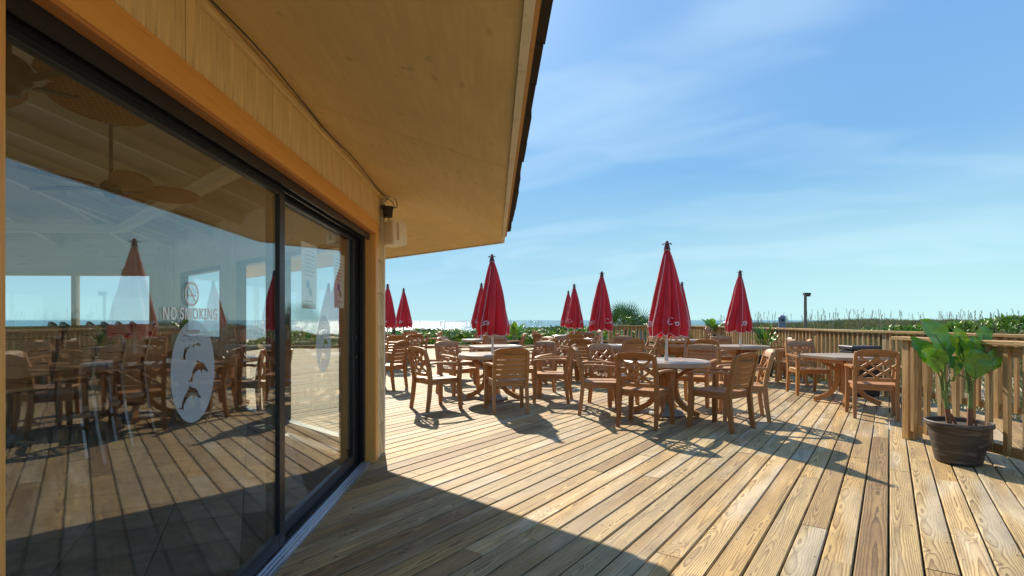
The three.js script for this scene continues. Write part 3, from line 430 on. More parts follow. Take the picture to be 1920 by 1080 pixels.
// [x right, z ahead], phrase, umbrella label, [chairs: kind, X, Z, place, skew, tip]
const sets = [
  { c: [2.05, 7.1], t: 'round table under the biggest red umbrella', ph: 'of the biggest umbrella\'s table', u: 'closed red umbrella standing nearest the camera, biggest of all', turn: 2.3, ch: [['slat', 1.20, 7.22, 'left'], ['lattice', 1.60, 6.42, 'near left'], ['slat', 2.45, 6.28, 'near right', 12], ['lattice', 2.95, 6.85, 'right'], ['lattice', 1.52, 8.0, 'far left'], ['slat', 2.72, 7.95, 'far right']] },
  { c: [-0.30, 8.5], t: 'round table beside the building, under second nearest umbrella', ph: 'of the table by the building corner', u: 'closed red umbrella nearest the building corner, second biggest', turn: 0.4, ch: [['lattice', -1.08, 7.65, 'left', -8], ['slat', -0.07, 7.42, 'near'], ['lattice', 0.62, 8.3, 'right'], ['lattice', -0.93, 9.15, 'far left'], ['lattice', 0.38, 9.25, 'far right']] },
  { c: [-0.34, 11.2], t: 'bare round table behind the building-corner table', ph: 'of the table without umbrella', ch: [['slat', -1.08, 10.6, 'near left'], ['slat', -1.22, 11.6, 'far left'], ['slat', -0.35, 12.15, 'far'], ['slat', 0.52, 11.75, 'far right'], ['lattice', 0.52, 10.75, 'near right']] },
  { c: [4.80, 11.2], t: 'round table under the rightmost red umbrella', ph: 'of the rightmost umbrella\'s table', u: 'closed red umbrella farthest right, before the plain horizon', turn: 0.75, ch: [['lattice', 4.05, 10.6, 'near left'], ['lattice', 5.50, 10.55, 'near right', 20], ['slat', 4.85, 12.1, 'far'], ['slat', 5.75, 11.4, 'right']] },
  { c: [1.94, 11.5], t: 'round table under the umbrella left of the palm', ph: 'of the table before the palm', u: 'closed red umbrella standing just left of the fan palm', turn: 2.75, ch: [['slat', 1.02, 11.15, 'left'], ['slat', 1.50, 10.72, 'near left'], ['slat', 2.25, 10.62, 'near'], ['lattice', 2.78, 11.1, 'right'], ['slat', 2.45, 12.3, 'far right'], ['lattice', 1.35, 12.25, 'far left']] },
  { c: [4.63, 14.6], t: 'round table behind the biggest umbrella with chairs tipped on it', ph: 'of the table with tipped chairs', u: 'closed red umbrella peeking out right behind the biggest one', turn: 0.1, ch: [['slat', 3.72, 14.35, 'left, tipped forward,', 0, 0.52], ['lattice', 4.22, 13.72, 'near left, tipped forward,', 0, 0.52], ['lattice', 5.35, 14.1, 'right, tipped forward,', 0, 0.52], ['slat', 4.75, 15.5, 'far']] },
  { c: [1.80, 15.4], t: 'far round table under right one of the paired umbrellas', ph: 'of the right paired umbrella\'s table', u: 'right and taller of the paired closed red umbrellas, far off', turn: 1.6, ch: [['slat', 1.0, 15.0, 'left'], ['slat', 1.7, 14.5, 'near'], ['lattice', 2.65, 15.1, 'right'], ['slat', 2.2, 16.3, 'far']] },
  { c: [1.98, 19.0], t: 'farthest round table under left one of the paired umbrellas', ph: 'of the left paired umbrella\'s table', u: 'left and smaller of the paired closed red umbrellas, far off', turn: 2.7, ch: [['slat', 1.1, 18.7, 'left'], ['lattice', 2.1, 18.1, 'near'], ['slat', 2.85, 19.2, 'right']] },
  { c: [-0.86, 15.0], t: 'far round table under umbrella half hidden behind another', ph: 'of the half hidden umbrella\'s table', u: 'closed red umbrella half hidden behind the building-corner umbrella', turn: 1.7, ch: [['slat', -1.75, 14.8, 'left'], ['slat', -0.6, 14.1, 'near'], ['lattice', 0.02, 15.1, 'right'], ['slat', -0.9, 15.95, 'far']] },
  { c: [-3.55, 17.4], t: 'far round table under umbrella just right of the building', ph: 'of the second-from-left umbrella\'s table', u: 'closed red umbrella second from the left, far off by the building', turn: 0.6, ch: [['slat', -4.2, 16.7, 'near left'], ['lattice', -3.2, 16.5, 'near'], ['slat', -2.65, 17.3, 'right'], ['slat', -3.5, 18.3, 'far']] },
  { c: [-3.60, 15.4], t: 'far round table partly hidden by the building corner', ph: 'of the leftmost umbrella\'s table', u: 'leftmost closed red umbrella, cut off by the building corner', turn: 2.2, ch: [['lattice', -2.75, 14.3, 'near right'], ['slat', -3.25, 14.0, 'near'], ['lattice', -2.75, 15.5, 'right'], ['slat', -2.9, 13.3, 'front-most']] },
];
sets.forEach((s, i) => {
  table('round', ...s.c, s.t, 0.2 + i * 0.37);
  if (s.u) umbrella(...s.c, s.u, s.turn, i);
  for (const [k, X, Z, place, skew, tip] of s.ch) chair(k, X, Z, ...s.c, `brown ${k}-back armchair on the ${place} side ${s.ph}`.replace(/on the front-most side of/, 'standing nearest the camera at').replace(/on the (.*), tipped forward, side of the table with tipped chairs/, 'tipped forward against its table, at the $1'), skew || 0, tip || 0);
});
chair('slat', -2.30, 9.8, -3.2, 10.4, 'brown slat-back armchair cut off by the building\'s corner board', 15);
table('square', 5.05, 8.05, 'brown square table with clipped corners beside the near railing post', 0.15);
chair('lattice', 4.72, 6.98, 5.0, 8.05, 'brown lattice-back armchair nearest the railing end post, back to camera', -12);
chair('lattice', 5.05, 9.1, 5.05, 8.05, 'brown lattice-back armchair on the far side of the clipped-corner table', -6);

// ------------------------------------------------------------------ railings
function railing(name, label, x0, d0, x1, d1, posts, step, capOver = 0.03, startPost = true) {
  const L = Math.hypot(x1 - x0, d1 - d0), r = thing(name, label, 'railing', [x0, 0.001, -d0], Math.atan2(d1 - d0, x1 - x0)), R = rng(Math.round(x0 * 100 + d0 * 7));
  const fm = () => fenceMats[Math.floor(R() * 4)];
  for (let a = 0; a < L - 0.02; a += 3.0) { const b = Math.min(L, a + 3.0); mesh('cap_board', woodUV(rbx(b - a - 0.003 + (a === 0 ? capOver : 0), 0.038, 0.16, (a + b) / 2 - (a === 0 ? capOver / 2 : 0), 1.062, 0, 0.005), 0, R()), fm(), r); }
  for (const y of [0.985, 0.14]) for (let a = 0; a < L - 0.02; a += 3.0) { const b = Math.min(L, a + 3.0); mesh('rail', woodUV(rbx(b - a - 0.003, 0.088, 0.036, (a + b) / 2, y, 0.0, 0.004), 0, R()), fm(), r); }
  for (const p of posts) mesh('post', woodUV(rbx(0.092, 1.04, 0.092, p, 0.52, 0, 0.006), 1, R()), fm(), r);
  for (let s = step; s < L; s += step) { if (posts.some(p => Math.abs(p - s) < 0.08)) continue; mesh('baluster', woodUV(bx(0.042, 0.93, 0.038, s, 0.57, 0.038 * (1)), 1, R()), fm(), r); }
  return r;
}
railing('deck_railing', 'long wooden railing along the right edge of the deck', 6.48, 17.55, 6.48, 3.2, [0, 1.35, 3.25, 5.15, 7.05, 8.95, 10.9, 12.8, 14.3], 0.13);
railing('deck_railing', 'short wooden railing in front of the fan palm', 3.78, 17.62, 6.42, 17.62, [0.05, 1.35, 2.6], 0.13);
{ const r = railing('deck_railing', 'near wooden railing behind the big potted plant', 4.38, 5.55, 4.38, 1.5, [0.06, 1.95, 3.9], 0.168, 0.10);
  mesh('post', woodUV(rbx(0.105, 1.036, 0.105, -0.002, 0.518, -0.10, 0.006), 1, 0.3), fenceMats[0], r);
  mesh('tassel', [at(new THREE.ConeGeometry(0.022, 0.10, 7), 0.09, 0.69, -0.17), at(new THREE.SphereGeometry(0.018, 7, 6), 0.09, 0.75, -0.17), at(new THREE.CylinderGeometry(0.003, 0.003, 0.1, 5), 0.09, 0.80, -0.17)], mat(0.28, 0.13, 0.10, 0.9), r); }

// ------------------------------------------------------------------ plants
const potTex = byteTex(256, 256, (u, v) => { const n = 150 + 90 * (fbm(u * 6, v * 60, 4) - 0.5) + 70 * smooth(0.5, 0.75, fbm(u * 8 + 4, v * 26, 4)); return [n, n * 0.97, n * 0.93]; });
const veinTex = byteTex(128, 256, (u, v) => { const q = (v * 22 - u * 4.5), f = Math.abs((q - Math.floor(q)) - 0.5) * 2, rib = smooth(0.07, 0.03, u), dry = smooth(0.90, 0.98, u + 0.09 * (fbm(v * 14, u * 3, 3) - 0.5)) * smooth(0.5, 0.6, fbm(v * 5 + 3, 2, 2)), k = 198 + 26 * f + 30 * (fbm(u * 6, v * 9, 3) - 0.5); return mix3(mix3([k, k, k], [255, 245, 200], rib * 0.7), [210, 130, 120], dry * 0.8); });
const LEAFS = [[0.20, 0.46, 0.05], [0.11, 0.32, 0.06], [0.36, 0.62, 0.05], [0.07, 0.22, 0.05]].map(c => mat(...c.map(q => q * 1.3), 0.34, { map: veinTex, transmission: 0.48, thickness: 0 }));
const STEM = mat(0.14, 0.20, 0.05, 0.55), SHEATH = mat(0.22, 0.09, 0.04, 0.8), POTBROWN = mat(0.19, 0.155, 0.13, 0.6, { map: potTex }), SOIL = mat(0.05, 0.035, 0.025, 1);
function bladeGeo(p0, p1, p2, width, face, fold = 0.35, wave = 0.02, seed = 1) { // paddle leaf along a bent midrib
  const R = rng(seed), curve = new THREE.QuadraticBezierCurve3(p0, p1, p2), N = 16, M = 3, pos = [], idx = [], uv = [], ph = R() * 6;
  for (let i = 0; i <= N; i++) {
    const t = i / N, c = curve.getPoint(t), tg = curve.getTangent(t), sd = V().crossVectors(tg, face).normalize(), up = V().crossVectors(sd, tg).normalize();
    const w = width / 2 * Math.pow(Math.sin(Math.PI * Math.pow(t, 0.8) * 0.99 + 0.015), 0.85);
    for (let k = -M; k <= M; k++) { const f = k / M, p = c.clone().addScaledVector(sd, f * w).addScaledVector(up, Math.abs(f) * w * fold + wave * Math.sin(t * 14 + ph + k) * Math.abs(f)); pos.push(p.x, p.y, p.z); uv.push(Math.abs(f) * 0.98 + 0.01, t * 0.98 + 0.01); }
  }
  const W = 2 * M + 1; for (let i = 0; i < N; i++) for (let k = 0; k < W - 1; k++) { const a = i * W + k; idx.push(a, a + 1, a + W + 1, a, a + W + 1, a + W); }
  const g = new THREE.BufferGeometry(); g.setAttribute('position', new THREE.Float32BufferAttribute(pos, 3)); g.setAttribute('uv', new THREE.Float32BufferAttribute(uv, 2)); g.setIndex(idx); g.computeVertexNormals(); return g;
}
function paddleLeaf(parent, base, hip, tip, width, face, m, seed) { // petiole from base to hip, blade hip to tip
  const midp = V().lerpVectors(hip, tip, 0.5).add(V(0, 0.05, 0)), knee = V().lerpVectors(base, hip, 0.55).add(V((hip.x - base.x) * -0.25, 0.05, (hip.z - base.z) * -0.25));
  const leaf = mesh('leaf', bladeGeo(hip, midp, tip, width, face, 0.3, 0.012, seed), m, parent);
  mesh('petiole', tube([base, knee, hip, V().lerpVectors(hip, tip, 0.45).add(V(0, 0.02, 0))], 0.0075, 14, 6), STEM, leaf);
}
{ // big banana-like plant in the ribbed pot
  const [x, z] = cw(3.95, 4.72), p = thing('potted_plant', 'tall broad-leaved plant in a ribbed brown pot beside near railing', 'plant', [x, 0.002, z], -TURN);
  const prof = [[0, 0], [0.155, 0], [0.165, 0.01]]; for (let i = 0; i <= 22; i++) { const t = i / 22; prof.push([0.167 + 0.058 * t + 0.0022 * (i % 2), 0.02 + 0.30 * t]); } prof.push([0.238, 0.325], [0.246, 0.333], [0.246, 0.362], [0.238, 0.368], [0.226, 0.362], [0.222, 0.30], [0, 0.30]);
  mesh('pot', toCreasedNormals(new THREE.LatheGeometry(prof.map(q => new THREE.Vector2(...q)), 48), 0.5), POTBROWN, p);
  mesh('soil', at(new THREE.CylinderGeometry(0.221, 0.221, 0.02, 32), 0, 0.318, 0), SOIL, p);
  for (const [sx, tx, sz] of [[-0.09, -0.135, 0.02], [0.075, 0.085, 0.03]]) { mesh('sheath', tube([V(sx, 0.30, sz), V(sx + (tx - sx) * 0.3, 0.40, sz), V(sx + (tx - sx) * 0.55, 0.48, sz)], 0.021, 10, 8), SHEATH, p); mesh('sheath', tube([V(sx + 0.05, 0.31, sz + 0.02), V(sx + 0.03, 0.37, sz + 0.01), V(sx + 0.005, 0.43, sz)], 0.011, 8, 6), SHEATH, p); mesh('stem', tube([V(sx + (tx - sx) * 0.4, 0.43, sz), V(sx + (tx - sx) * 0.7, 0.52, sz), V(tx, 0.64, sz)], 0.0175, 10, 8), STEM, p); }
  const S = [ // base, blade foot, tip, width, facing, tone
    [V(-0.137, 0.610, 0.020), V(-0.137, 0.983, 0.030), V(-0.317, 1.263, -0.020), 0.168, V(0.2, 0.1, 1), 0],
    [V(-0.143, 0.630, 0.040), V(-0.214, 0.810, 0.080), V(-0.404, 0.996, 0.100), 0.151, V(-0.1, 0.35, 1), 2],
    [V(-0.130, 0.610, 0.000), V(-0.127, 0.865, 0.020), V(-0.065, 1.125, -0.050), 0.134, V(0.6, 0.1, 1), 1],
    [V(-0.137, 0.630, 0.000), V(-0.157, 0.840, -0.030), V(-0.259, 1.023, -0.080), 0.146, V(-0.3, 0.2, 1), 2],
    [V(-0.123, 0.610, 0.030), V(-0.108, 0.729, 0.080), V(-0.137, 0.915, 0.140), 0.084, V(0.5, 0.1, 1), 0],
    [V(-0.137, 0.623, 0.030), V(-0.231, 0.834, 0.050), V(-0.292, 1.014, 0.160), 0.112, V(-0.4, 0.2, 0.9), 0],
    [V(0.080, 0.610, 0.050), V(0.073, 0.748, 0.100), V(0.044, 1.006, 0.100), 0.168, V(-0.15, 0.05, 1), 0],
    [V(0.087, 0.610, 0.030), V(0.117, 0.779, 0.060), V(0.209, 0.976, 0.050), 0.134, V(0.3, 0.15, 1), 1],
    [V(0.087, 0.610, 0.040), V(0.171, 0.847, 0.080), V(0.382, 1.014, 0.100), 0.095, V(-0.1, 0.7, 0.9), 2],
    [V(0.090, 0.610, 0.000), V(0.233, 1.037, -0.030), V(0.301, 1.203, -0.060), 0.095, V(-0.3, 0.1, 1), 0],
    [V(0.087, 0.610, 0.000), V(0.144, 0.962, 0.000), V(0.171, 1.103, -0.020), 0.157, V(0.1, 0.2, 1), 0],
    [V(0.080, 0.610, 0.000), V(0.049, 0.949, -0.050), V(0.076, 1.114, -0.080), 0.084, V(0.6, 0, 0.9), 3],
    [V(0.073, 0.610, 0.020), V(0.017, 0.773, -0.020), V(-0.059, 0.928, -0.040), 0.095, V(0.2, 0.2, 1), 3],
    [V(0.090, 0.610, -0.020), V(0.195, 0.922, -0.060), V(0.263, 1.077, -0.100), 0.123, V(-0.2, 0.2, 1), 1]];
  S.push([V(-0.14, 0.56, 0.0), V(-0.20, 0.86, -0.06), V(-0.34, 1.10, -0.12), 0.13, V(0.1, 0.3, 1), 1], [V(-0.13, 0.56, 0.0), V(-0.08, 0.90, -0.05), V(-0.02, 1.20, -0.12), 0.12, V(0.3, 0.1, 1), 0], [V(0.08, 0.56, 0.02), V(0.10, 0.84, -0.05), V(0.06, 1.20, -0.10), 0.12, V(-0.2, 0.1, 1), 2], [V(0.09, 0.56, 0.02), V(0.20, 0.80, 0.02), V(0.30, 0.96, 0.08), 0.11, V(-0.2, 0.5, 1), 0]);
  S.forEach(([b, h, t, w, f, m], i) => paddleLeaf(p, b, h, t, w * 1.32, f, LEAFS[m], i + 3));
}
function tubPlant(X, Z, label, potH, potR, n, reach, top, wide, seed, blackPot = true) {
  const [x, z] = cw(X, Z), p = thing('potted_plant', label, 'plant', [x, 0.002, z], 0, 'plants in tubs along the deck edge'), R = rng(seed);
  mesh('pot', new THREE.LatheGeometry([[0, 0], [potR * 0.72, 0], [potR * 0.95, potH - 0.05], [potR, potH - 0.05], [potR, potH], [potR * 0.9, potH], [potR * 0.88, potH - 0.04], [0, potH - 0.04]].map(q => new THREE.Vector2(...q)), 24), blackPot ? BLACK : POTBROWN, p);
  for (let i = 0; i < n; i++) { const a = R() * 6.28, h = top * (0.55 + 0.45 * R()), r = reach * (0.35 + 0.65 * R()), b = V(Math.cos(a) * 0.03, potH - 0.04, Math.sin(a) * 0.03), hip = V(Math.cos(a) * r * 0.35, potH + h * 0.45, Math.sin(a) * r * 0.35), tip = V(Math.cos(a) * r, potH + h * (wide > 0.1 ? 1 : 0.85), Math.sin(a) * r); paddleLeaf(p, b, hip, tip, wide * (0.7 + R() * 0.5), V(-Math.cos(a) * 0.6, 0.7, -Math.sin(a) * 0.6 + 0.4), LEAFS[Math.floor(R() * 4)], seed + i); }
}
tubPlant(5.85, 15.6, 'broad-leaved plant in a tall black planter behind the tipped chairs', 0.84, 0.19, 9, 0.42, 0.50, 0.17, 5);
tubPlant(5.75, 12.1, 'spiky-leaved plant in a dark pot against the right railing', 0.45, 0.2, 22, 0.42, 0.88, 0.075, 9);
tubPlant(0.10, 20.5, 'leafy plant in a tub at the far deck edge', 0.45, 0.22, 12, 0.5, 0.85, 0.2, 14);
{ // fan palms beyond the short railing
  const leafG = (() => { const list = []; for (let k = 0; k < 15; k++) { const a = (k - 7) / 7 * 1.75, len = 0.62 - 0.12 * Math.abs(k - 7) / 7, dx = Math.sin(a), dy = Math.cos(a); list.push(bar([V(0, 0, 0), V(dx * len * 0.5, dy * len * 0.5, 0.01), V(dx * len, dy * len, -0.10)], 0.035, 0.003, V(dy, -dx, 0.25), t => t < 0.01 ? 0.3 : t < 0.6 ? 1 : 0.12)); } return mergeGeometries(list.map(g => g.index ? g.toNonIndexed() : g)); })();
  const palm = (X, Z, h, n, label, seed, sc) => {
    const [x, z] = cw(X, Z), y = duneH(x, -z), p = thing('fan_palm', label, 'palm', [x, y - 0.05, z], 0, 'palms beyond the railing'), R = rng(seed), H = h - y;
    mesh('trunk', tube([V(0, 0, 0), V(0.04, H * 0.3, 0.02), V(0, H * 0.62, 0)], 0.09, 12, 9), mat(0.16, 0.11, 0.07, 0.95, { map: speck }), p);
    for (let i = 0; i < n; i++) { const a = i * 2.4 + R(), e = 0.15 + 1.2 * R(), l = H * 0.30 * (0.7 + 0.5 * R()), d = V(Math.cos(a) * Math.cos(e), Math.sin(e), Math.sin(a) * Math.cos(e)), b = V(0, H * 0.58, 0), q = b.clone().addScaledVector(d, l * sc); const f = mesh('frond', leafG, LEAFS[[3, 1, 3, 0][i % 4]], p); f.position.copy(q); f.quaternion.setFromUnitVectors(V(0, 1, 0), d.clone().add(V(0, -0.15, 0)).normalize()); f.rotateY(R() * 6.28); f.scale.setScalar(sc * (0.85 + R() * 0.4)); mesh('stalk', tube([b, b.clone().lerp(q, 0.6).add(V(0, 0.04, 0)), q], 0.012, 6, 5), STEM, p); }
  };
  palm(4.55, 21.5, 2.0, 34, 'larger fan palm behind the short railing, left of biggest umbrella', 3, 0.82);
  palm(5.3, 22.3, 1.75, 22, 'smaller fan palm half behind the biggest umbrella', 7, 0.7);
  palm(-6.0, 27, 1.9, 20, 'palm peeking between the two leftmost umbrellas', 19, 0.62);
}
{ // dune vegetation: leafy cover, grass, sea oats
  const R = rng(303);
  const tuft = (n, len, wid, spread, up) => { const list = []; for (let k = 0; k < n; k++) { const a = R() * 6.28, e = up + (1 - up) * R(), r = spread * R(), o = V(Math.cos(a) * r, R() * spread * 0.6, Math.sin(a) * r), d = V(Math.cos(a + R()) * Math.cos(e), Math.sin(e), Math.sin(a + R()) * Math.cos(e)).multiplyScalar(len * (0.6 + 0.6 * R())), s = V(-d.z, 0, d.x).normalize().multiplyScalar(wid), m = o.clone().addScaledVector(d, 0.5).add(V(0, len * 0.08, 0)), t = o.clone().add(d); const g = new THREE.BufferGeometry(); g.setAttribute('position', new THREE.Float32BufferAttribute([o, m.clone().add(s), t, m.clone().sub(s)].flatMap(q => [q.x, q.y, q.z]), 3)); g.setIndex([0, 1, 2, 0, 2, 3]); g.computeVertexNormals(); list.push(g); } return mergeGeometries(list); };
  const inst = (name, label, cat, geo, m, spots, colors) => { const im = new THREE.InstancedMesh(geo, m, spots.length), q = new THREE.Object3D(); im.name = numbered(name); spots.forEach(([x, y, z, s, r], i) => { q.position.set(x, y, z); q.rotation.set((R() - 0.5) * 0.5, r, (R() - 0.5) * 0.5); q.scale.setScalar(s); q.updateMatrix(); im.setMatrixAt(i, q.matrix); const c = colors[Math.floor(R() * colors.length)], k = 0.75 + R() * 0.5; im.setColorAt(i, col(c[0] * k, c[1] * k, c[2] * k)); }); im.castShadow = im.receiveShadow = true; scene.add(im); stuff(tag(im, label, cat)); };
  const leafM = mat(1, 1, 1, 0.6, { transmission: 0.3, thickness: 0 });
  const shrubs = [], grass = [], oats = [], bush = [];
  for (let i = 0; i < 34000; i++) { const d = 24.4 + Math.pow(R(), 1.5) * 22, x = -16 + R() * 27, dens = fbm(x * 0.35, d * 0.35, 3); if (dens < 0.36 || (x > 4 && d < 25.5)) continue; const bump = smooth(0.35, 0.75, dens) * 0.5 * smooth(24, 28, d); shrubs.push([x, duneH(x, d) + R() * bump, -d, 0.8 + R() * 0.9, R() * 6.28]); }
  inst('dune_shrubs', 'low green leafy ground cover on the dune beyond the deck', 'ground cover', tuft(9, 0.17, 0.045, 0.16, 0.15), leafM, shrubs, [[0.15, 0.27, 0.03], [0.10, 0.20, 0.035], [0.30, 0.40, 0.025], [0.07, 0.14, 0.03]]);
  for (let i = 0; i < 24000; i++) { const x = 7 + R() * 36, d = 6 + R() * 42; if (x < 7.4 || x / (d + 0.1) > 1.7 || (d > 24 && x < 9 && R() < 0.5)) continue; grass.push([x, duneH(x, d) - 0.02, -d, 0.7 + R() * 0.8, R() * 6.28]); }
  inst('dune_grass', 'dry olive grass covering the dunes beyond the right railing', 'grass', tuft(12, 0.36, 0.011, 0.12, 0.75), leafM, grass, [[0.22, 0.24, 0.08], [0.15, 0.20, 0.06], [0.30, 0.27, 0.13], [0.11, 0.17, 0.05]]);
  for (let i = 0; i < 9000; i++) { const a = R() * 6.28, r = Math.sqrt(R()), big = R() < 0.6, cx = big ? 21.5 : 17.2, cd = big ? 21.5 : 22.5, rx = big ? 3.6 : 2.2, h = big ? 0.62 : 0.4; const x = cx + Math.cos(a) * r * rx, d = cd + Math.sin(a) * r * 1.8, n = fbm(x * 0.9, d * 0.9, 3); bush.push([x, duneH(x, d) + R() * h * (1 - r * r * 0.8) * (0.5 + n), -d, 0.8 + R() * 0.8, R() * 6.28]); }
  inst('dune_bushes', 'bright green leafy bushes on the dune at far right', 'bushes', tuft(9, 0.17, 0.045, 0.16, 0.15), leafM, bush, [[0.16, 0.30, 0.04], [0.10, 0.20, 0.04], [0.24, 0.36, 0.04]]);
  const oatG = (() => { const list = [new THREE.TubeGeometry(new THREE.CatmullRomCurve3([V(0, 0, 0), V(0.02, 0.5, 0), V(0.07, 0.95, 0)]), 5, 0.006, 4).toNonIndexed()]; list[0].deleteAttribute('uv'); for (let k = 0; k < 7; k++) { const g = new THREE.OctahedronGeometry(0.016).scale(0.5, 1.8, 0.5).translate(0.055 + (k % 2 ? 0.018 : -0.012), 0.72 + k * 0.035, (k % 3 - 1) * 0.012); g.deleteAttribute('uv'); list.push(g.index ? g.toNonIndexed() : g); } return mergeGeometries(list); })();
  for (let i = 0; i < 330; i++) { const d = 17 + R() * 22, x = d * (0.42 + R() * 0.62); if (x < 8.2) continue; oats.push([x, duneH(x, d), -d, 0.6 + R() * 0.75, R() * 6.28]); }
  for (let i = 0; i < 60; i++) { const d = 30 + R() * 12, x = -9 + R() * 13; oats.push([x, duneH(x, d) + 0.2, -d, 0.6 + R() * 0.6, R() * 6.28]); }
  inst('sea_oats', 'thin tall seed stalks rising above the dune grass', 'grass', oatG, mat(1, 1, 1, 0.8), oats, [[0.22, 0.19, 0.11], [0.16, 0.15, 0.09], [0.28, 0.25, 0.16]]);
}

// ------------------------------------------------------------------ things on the building and round the deck
{
  const s = thing('loudspeaker', 'cream outdoor loudspeaker mounted under the soffit at the corner', 'loudspeaker', [-0.955, 1.99, -5.10], 2.35);
  const sh = new THREE.Shape(); sh.moveTo(-0.095, 0); sh.lineTo(0.085, 0); sh.quadraticCurveTo(0.11, 0.10, 0.085, 0.195); sh.lineTo(-0.085, 0.195); sh.quadraticCurveTo(-0.10, 0.10, -0.095, 0); const g = new THREE.ExtrudeGeometry(sh, { depth: 0.10, bevelEnabled: true, bevelSize: 0.018, bevelThickness: 0.032, bevelSegments: 4 }); g.translate(0, -0.01, -0.05);
  mesh('cabinet', toCreasedNormals(g, 0.6), SPEAKERWHITE, s); mesh('grille', rbx(0.15, 0.17, 0.006, -0.003, 0.09, 0.082, 0.002), mat(0.62, 0.54, 0.38, 0.8, { map: speck }), s); mesh('logo_badge', rbx(0.006, 0.022, 0.022, 0.112, 0.09, 0), BLACK, s);
  mesh('bracket', [rbx(0.02, 0.16, 0.03, -0.128, 0.09, -0.02), rbx(0.04, 0.02, 0.03, -0.112, 0.16, -0.02), rbx(0.04, 0.02, 0.03, -0.112, 0.02, -0.02)], SPEAKERWHITE, s);
  const f = thing('floodlight', 'small black floodlight with loose wires above the loudspeaker', 'floodlight', [-1.0, 2.27, -5.05], 0.4);
  mesh('housing', [at(new THREE.CylinderGeometry(0.05, 0.042, 0.09, 16), 0, 0, 0), at(new THREE.CylinderGeometry(0.056, 0.056, 0.016, 16), 0, 0.045, 0)], BLACK, f); mesh('mount', rbx(0.03, 0.03, 0.06, -0.045, 0.05, 0), BRONZE, f);
  mesh('wire', [tube([V(-0.03, 0.10, 0), V(0.02, 0.15, 0.02), V(0.07, 0.12, 0.02), V(0.08, 0.05, 0.01), V(0.03, 0.06, 0)], 0.004, 24), tube([V(-0.03, 0.13, 0.02), V(0.03, 0.10, 0.03), V(0.06, 0.05, 0.02)], 0.0035, 16)], BRONZE, f);
  mesh('wire', tube([V(0, -0.04, 0), V(0.01, -0.09, 0.01), V(0.0, -0.14, 0.0)], 0.004, 10), BRONZE, f);
  const pts = []; for (let i = 0; i <= 24; i++) { const d = 0.2 + i / 24 * 4.85; pts.push(V(-1.035 + 0.045 * Math.pow(Math.sin(i * 0.42), 2) , 2.437 - 0.01 - 0.028 * Math.pow(Math.sin(i * 0.42), 2) - 0.004 * Math.sin(i * 1.7), -d)); }
  tag(mesh('cable', tube(pts, 0.0042, 120, 5), BRONZE), 'thin dark cable sagging along wall under the soffit', 'cable');
}
const GX = wp(0, 0, 0, -0.0925).x; // outer face of the near pane, plus a hair
const font = await new FontLoader().loadAsync('fonts/droid/droid_sans_bold.typeface.json');
const FILM = mat(0.92, 0.94, 0.95, 0.6), FROST = mat(0.62, 0.74, 0.84, 0.8, { transparent: true, opacity: 0.32 });
{ // no smoking lettering: flat film on the glass, read from outside
  const s = thing('no_smoking_sticker', 'white no smoking lettering and symbol stuck on the glass', 'sticker', [GX + 0.001, 1.262, -1.905], Math.PI / 2);
  s.rotation.y = Math.PI / 2; // local x runs along the door, away from the camera
  const tg = new TextGeometry('NO SMOKING', { font, size: 0.0445, depth: 0.0006, curveSegments: 4 }); tg.computeBoundingBox(); tg.scale(0.372 / tg.boundingBox.max.x, 1, 1); mesh('lettering', tg, FILM, s);
  const ring = new THREE.Shape(); ring.absarc(0, 0, 0.047, 0, Math.PI * 2); const hole = new THREE.Path(); hole.absarc(0, 0, 0.039, 0, Math.PI * 2, true); ring.holes.push(hole);
  const flat = (sh, d = 0.0006) => new THREE.ExtrudeGeometry(sh, { depth: d, bevelEnabled: false, curveSegments: 32 });
  mesh('symbol_ring', at(flat(ring), 0.185, 0.098, 0), FILM, s); mesh('symbol_slash', at(bx(0.008, 0.082, 0.0006).rotateZ(0.7), 0.185, 0.098, 0.0003), FILM, s);
  mesh('symbol_cigarette', [bx(0.030, 0.007, 0.0006, 0.172, 0.092, 0.0003), bx(0.014, 0.007, 0.0006, 0.206, 0.092, 0.0003), at(tube([V(0, 0, 0), V(0.006, 0.008, 0), V(0, 0.015, 0), V(0.004, 0.022, 0)], 0.0012, 12, 4), 0.207, 0.10, 0.0005)], FILM, s);
}
const dolphin = (cx, cy, k, flip, rot) => { const P = [[-1, -0.62], [-0.86, -0.52], [-0.78, -0.60], [-0.74, -0.40], [-0.6, -0.05], [-0.36, 0.22], [-0.22, 0.34], [-0.26, 0.56], [-0.12, 0.46], [0.02, 0.40], [0.3, 0.36], [0.56, 0.22], [0.70, 0.04], [0.90, -0.10], [0.88, -0.17], [0.68, -0.12], [0.52, -0.04], [0.34, -0.02], [0.20, -0.26], [0.16, -0.04], [-0.1, -0.02], [-0.38, -0.18], [-0.58, -0.44], [-0.58, -0.66], [-0.72, -0.62]]; const c = Math.cos(rot), s = Math.sin(rot); return P.map(([x, y]) => new THREE.Vector2(cx + k * (x * flip * c - y * s), cy + k * (x * flip * s + y * c))); };
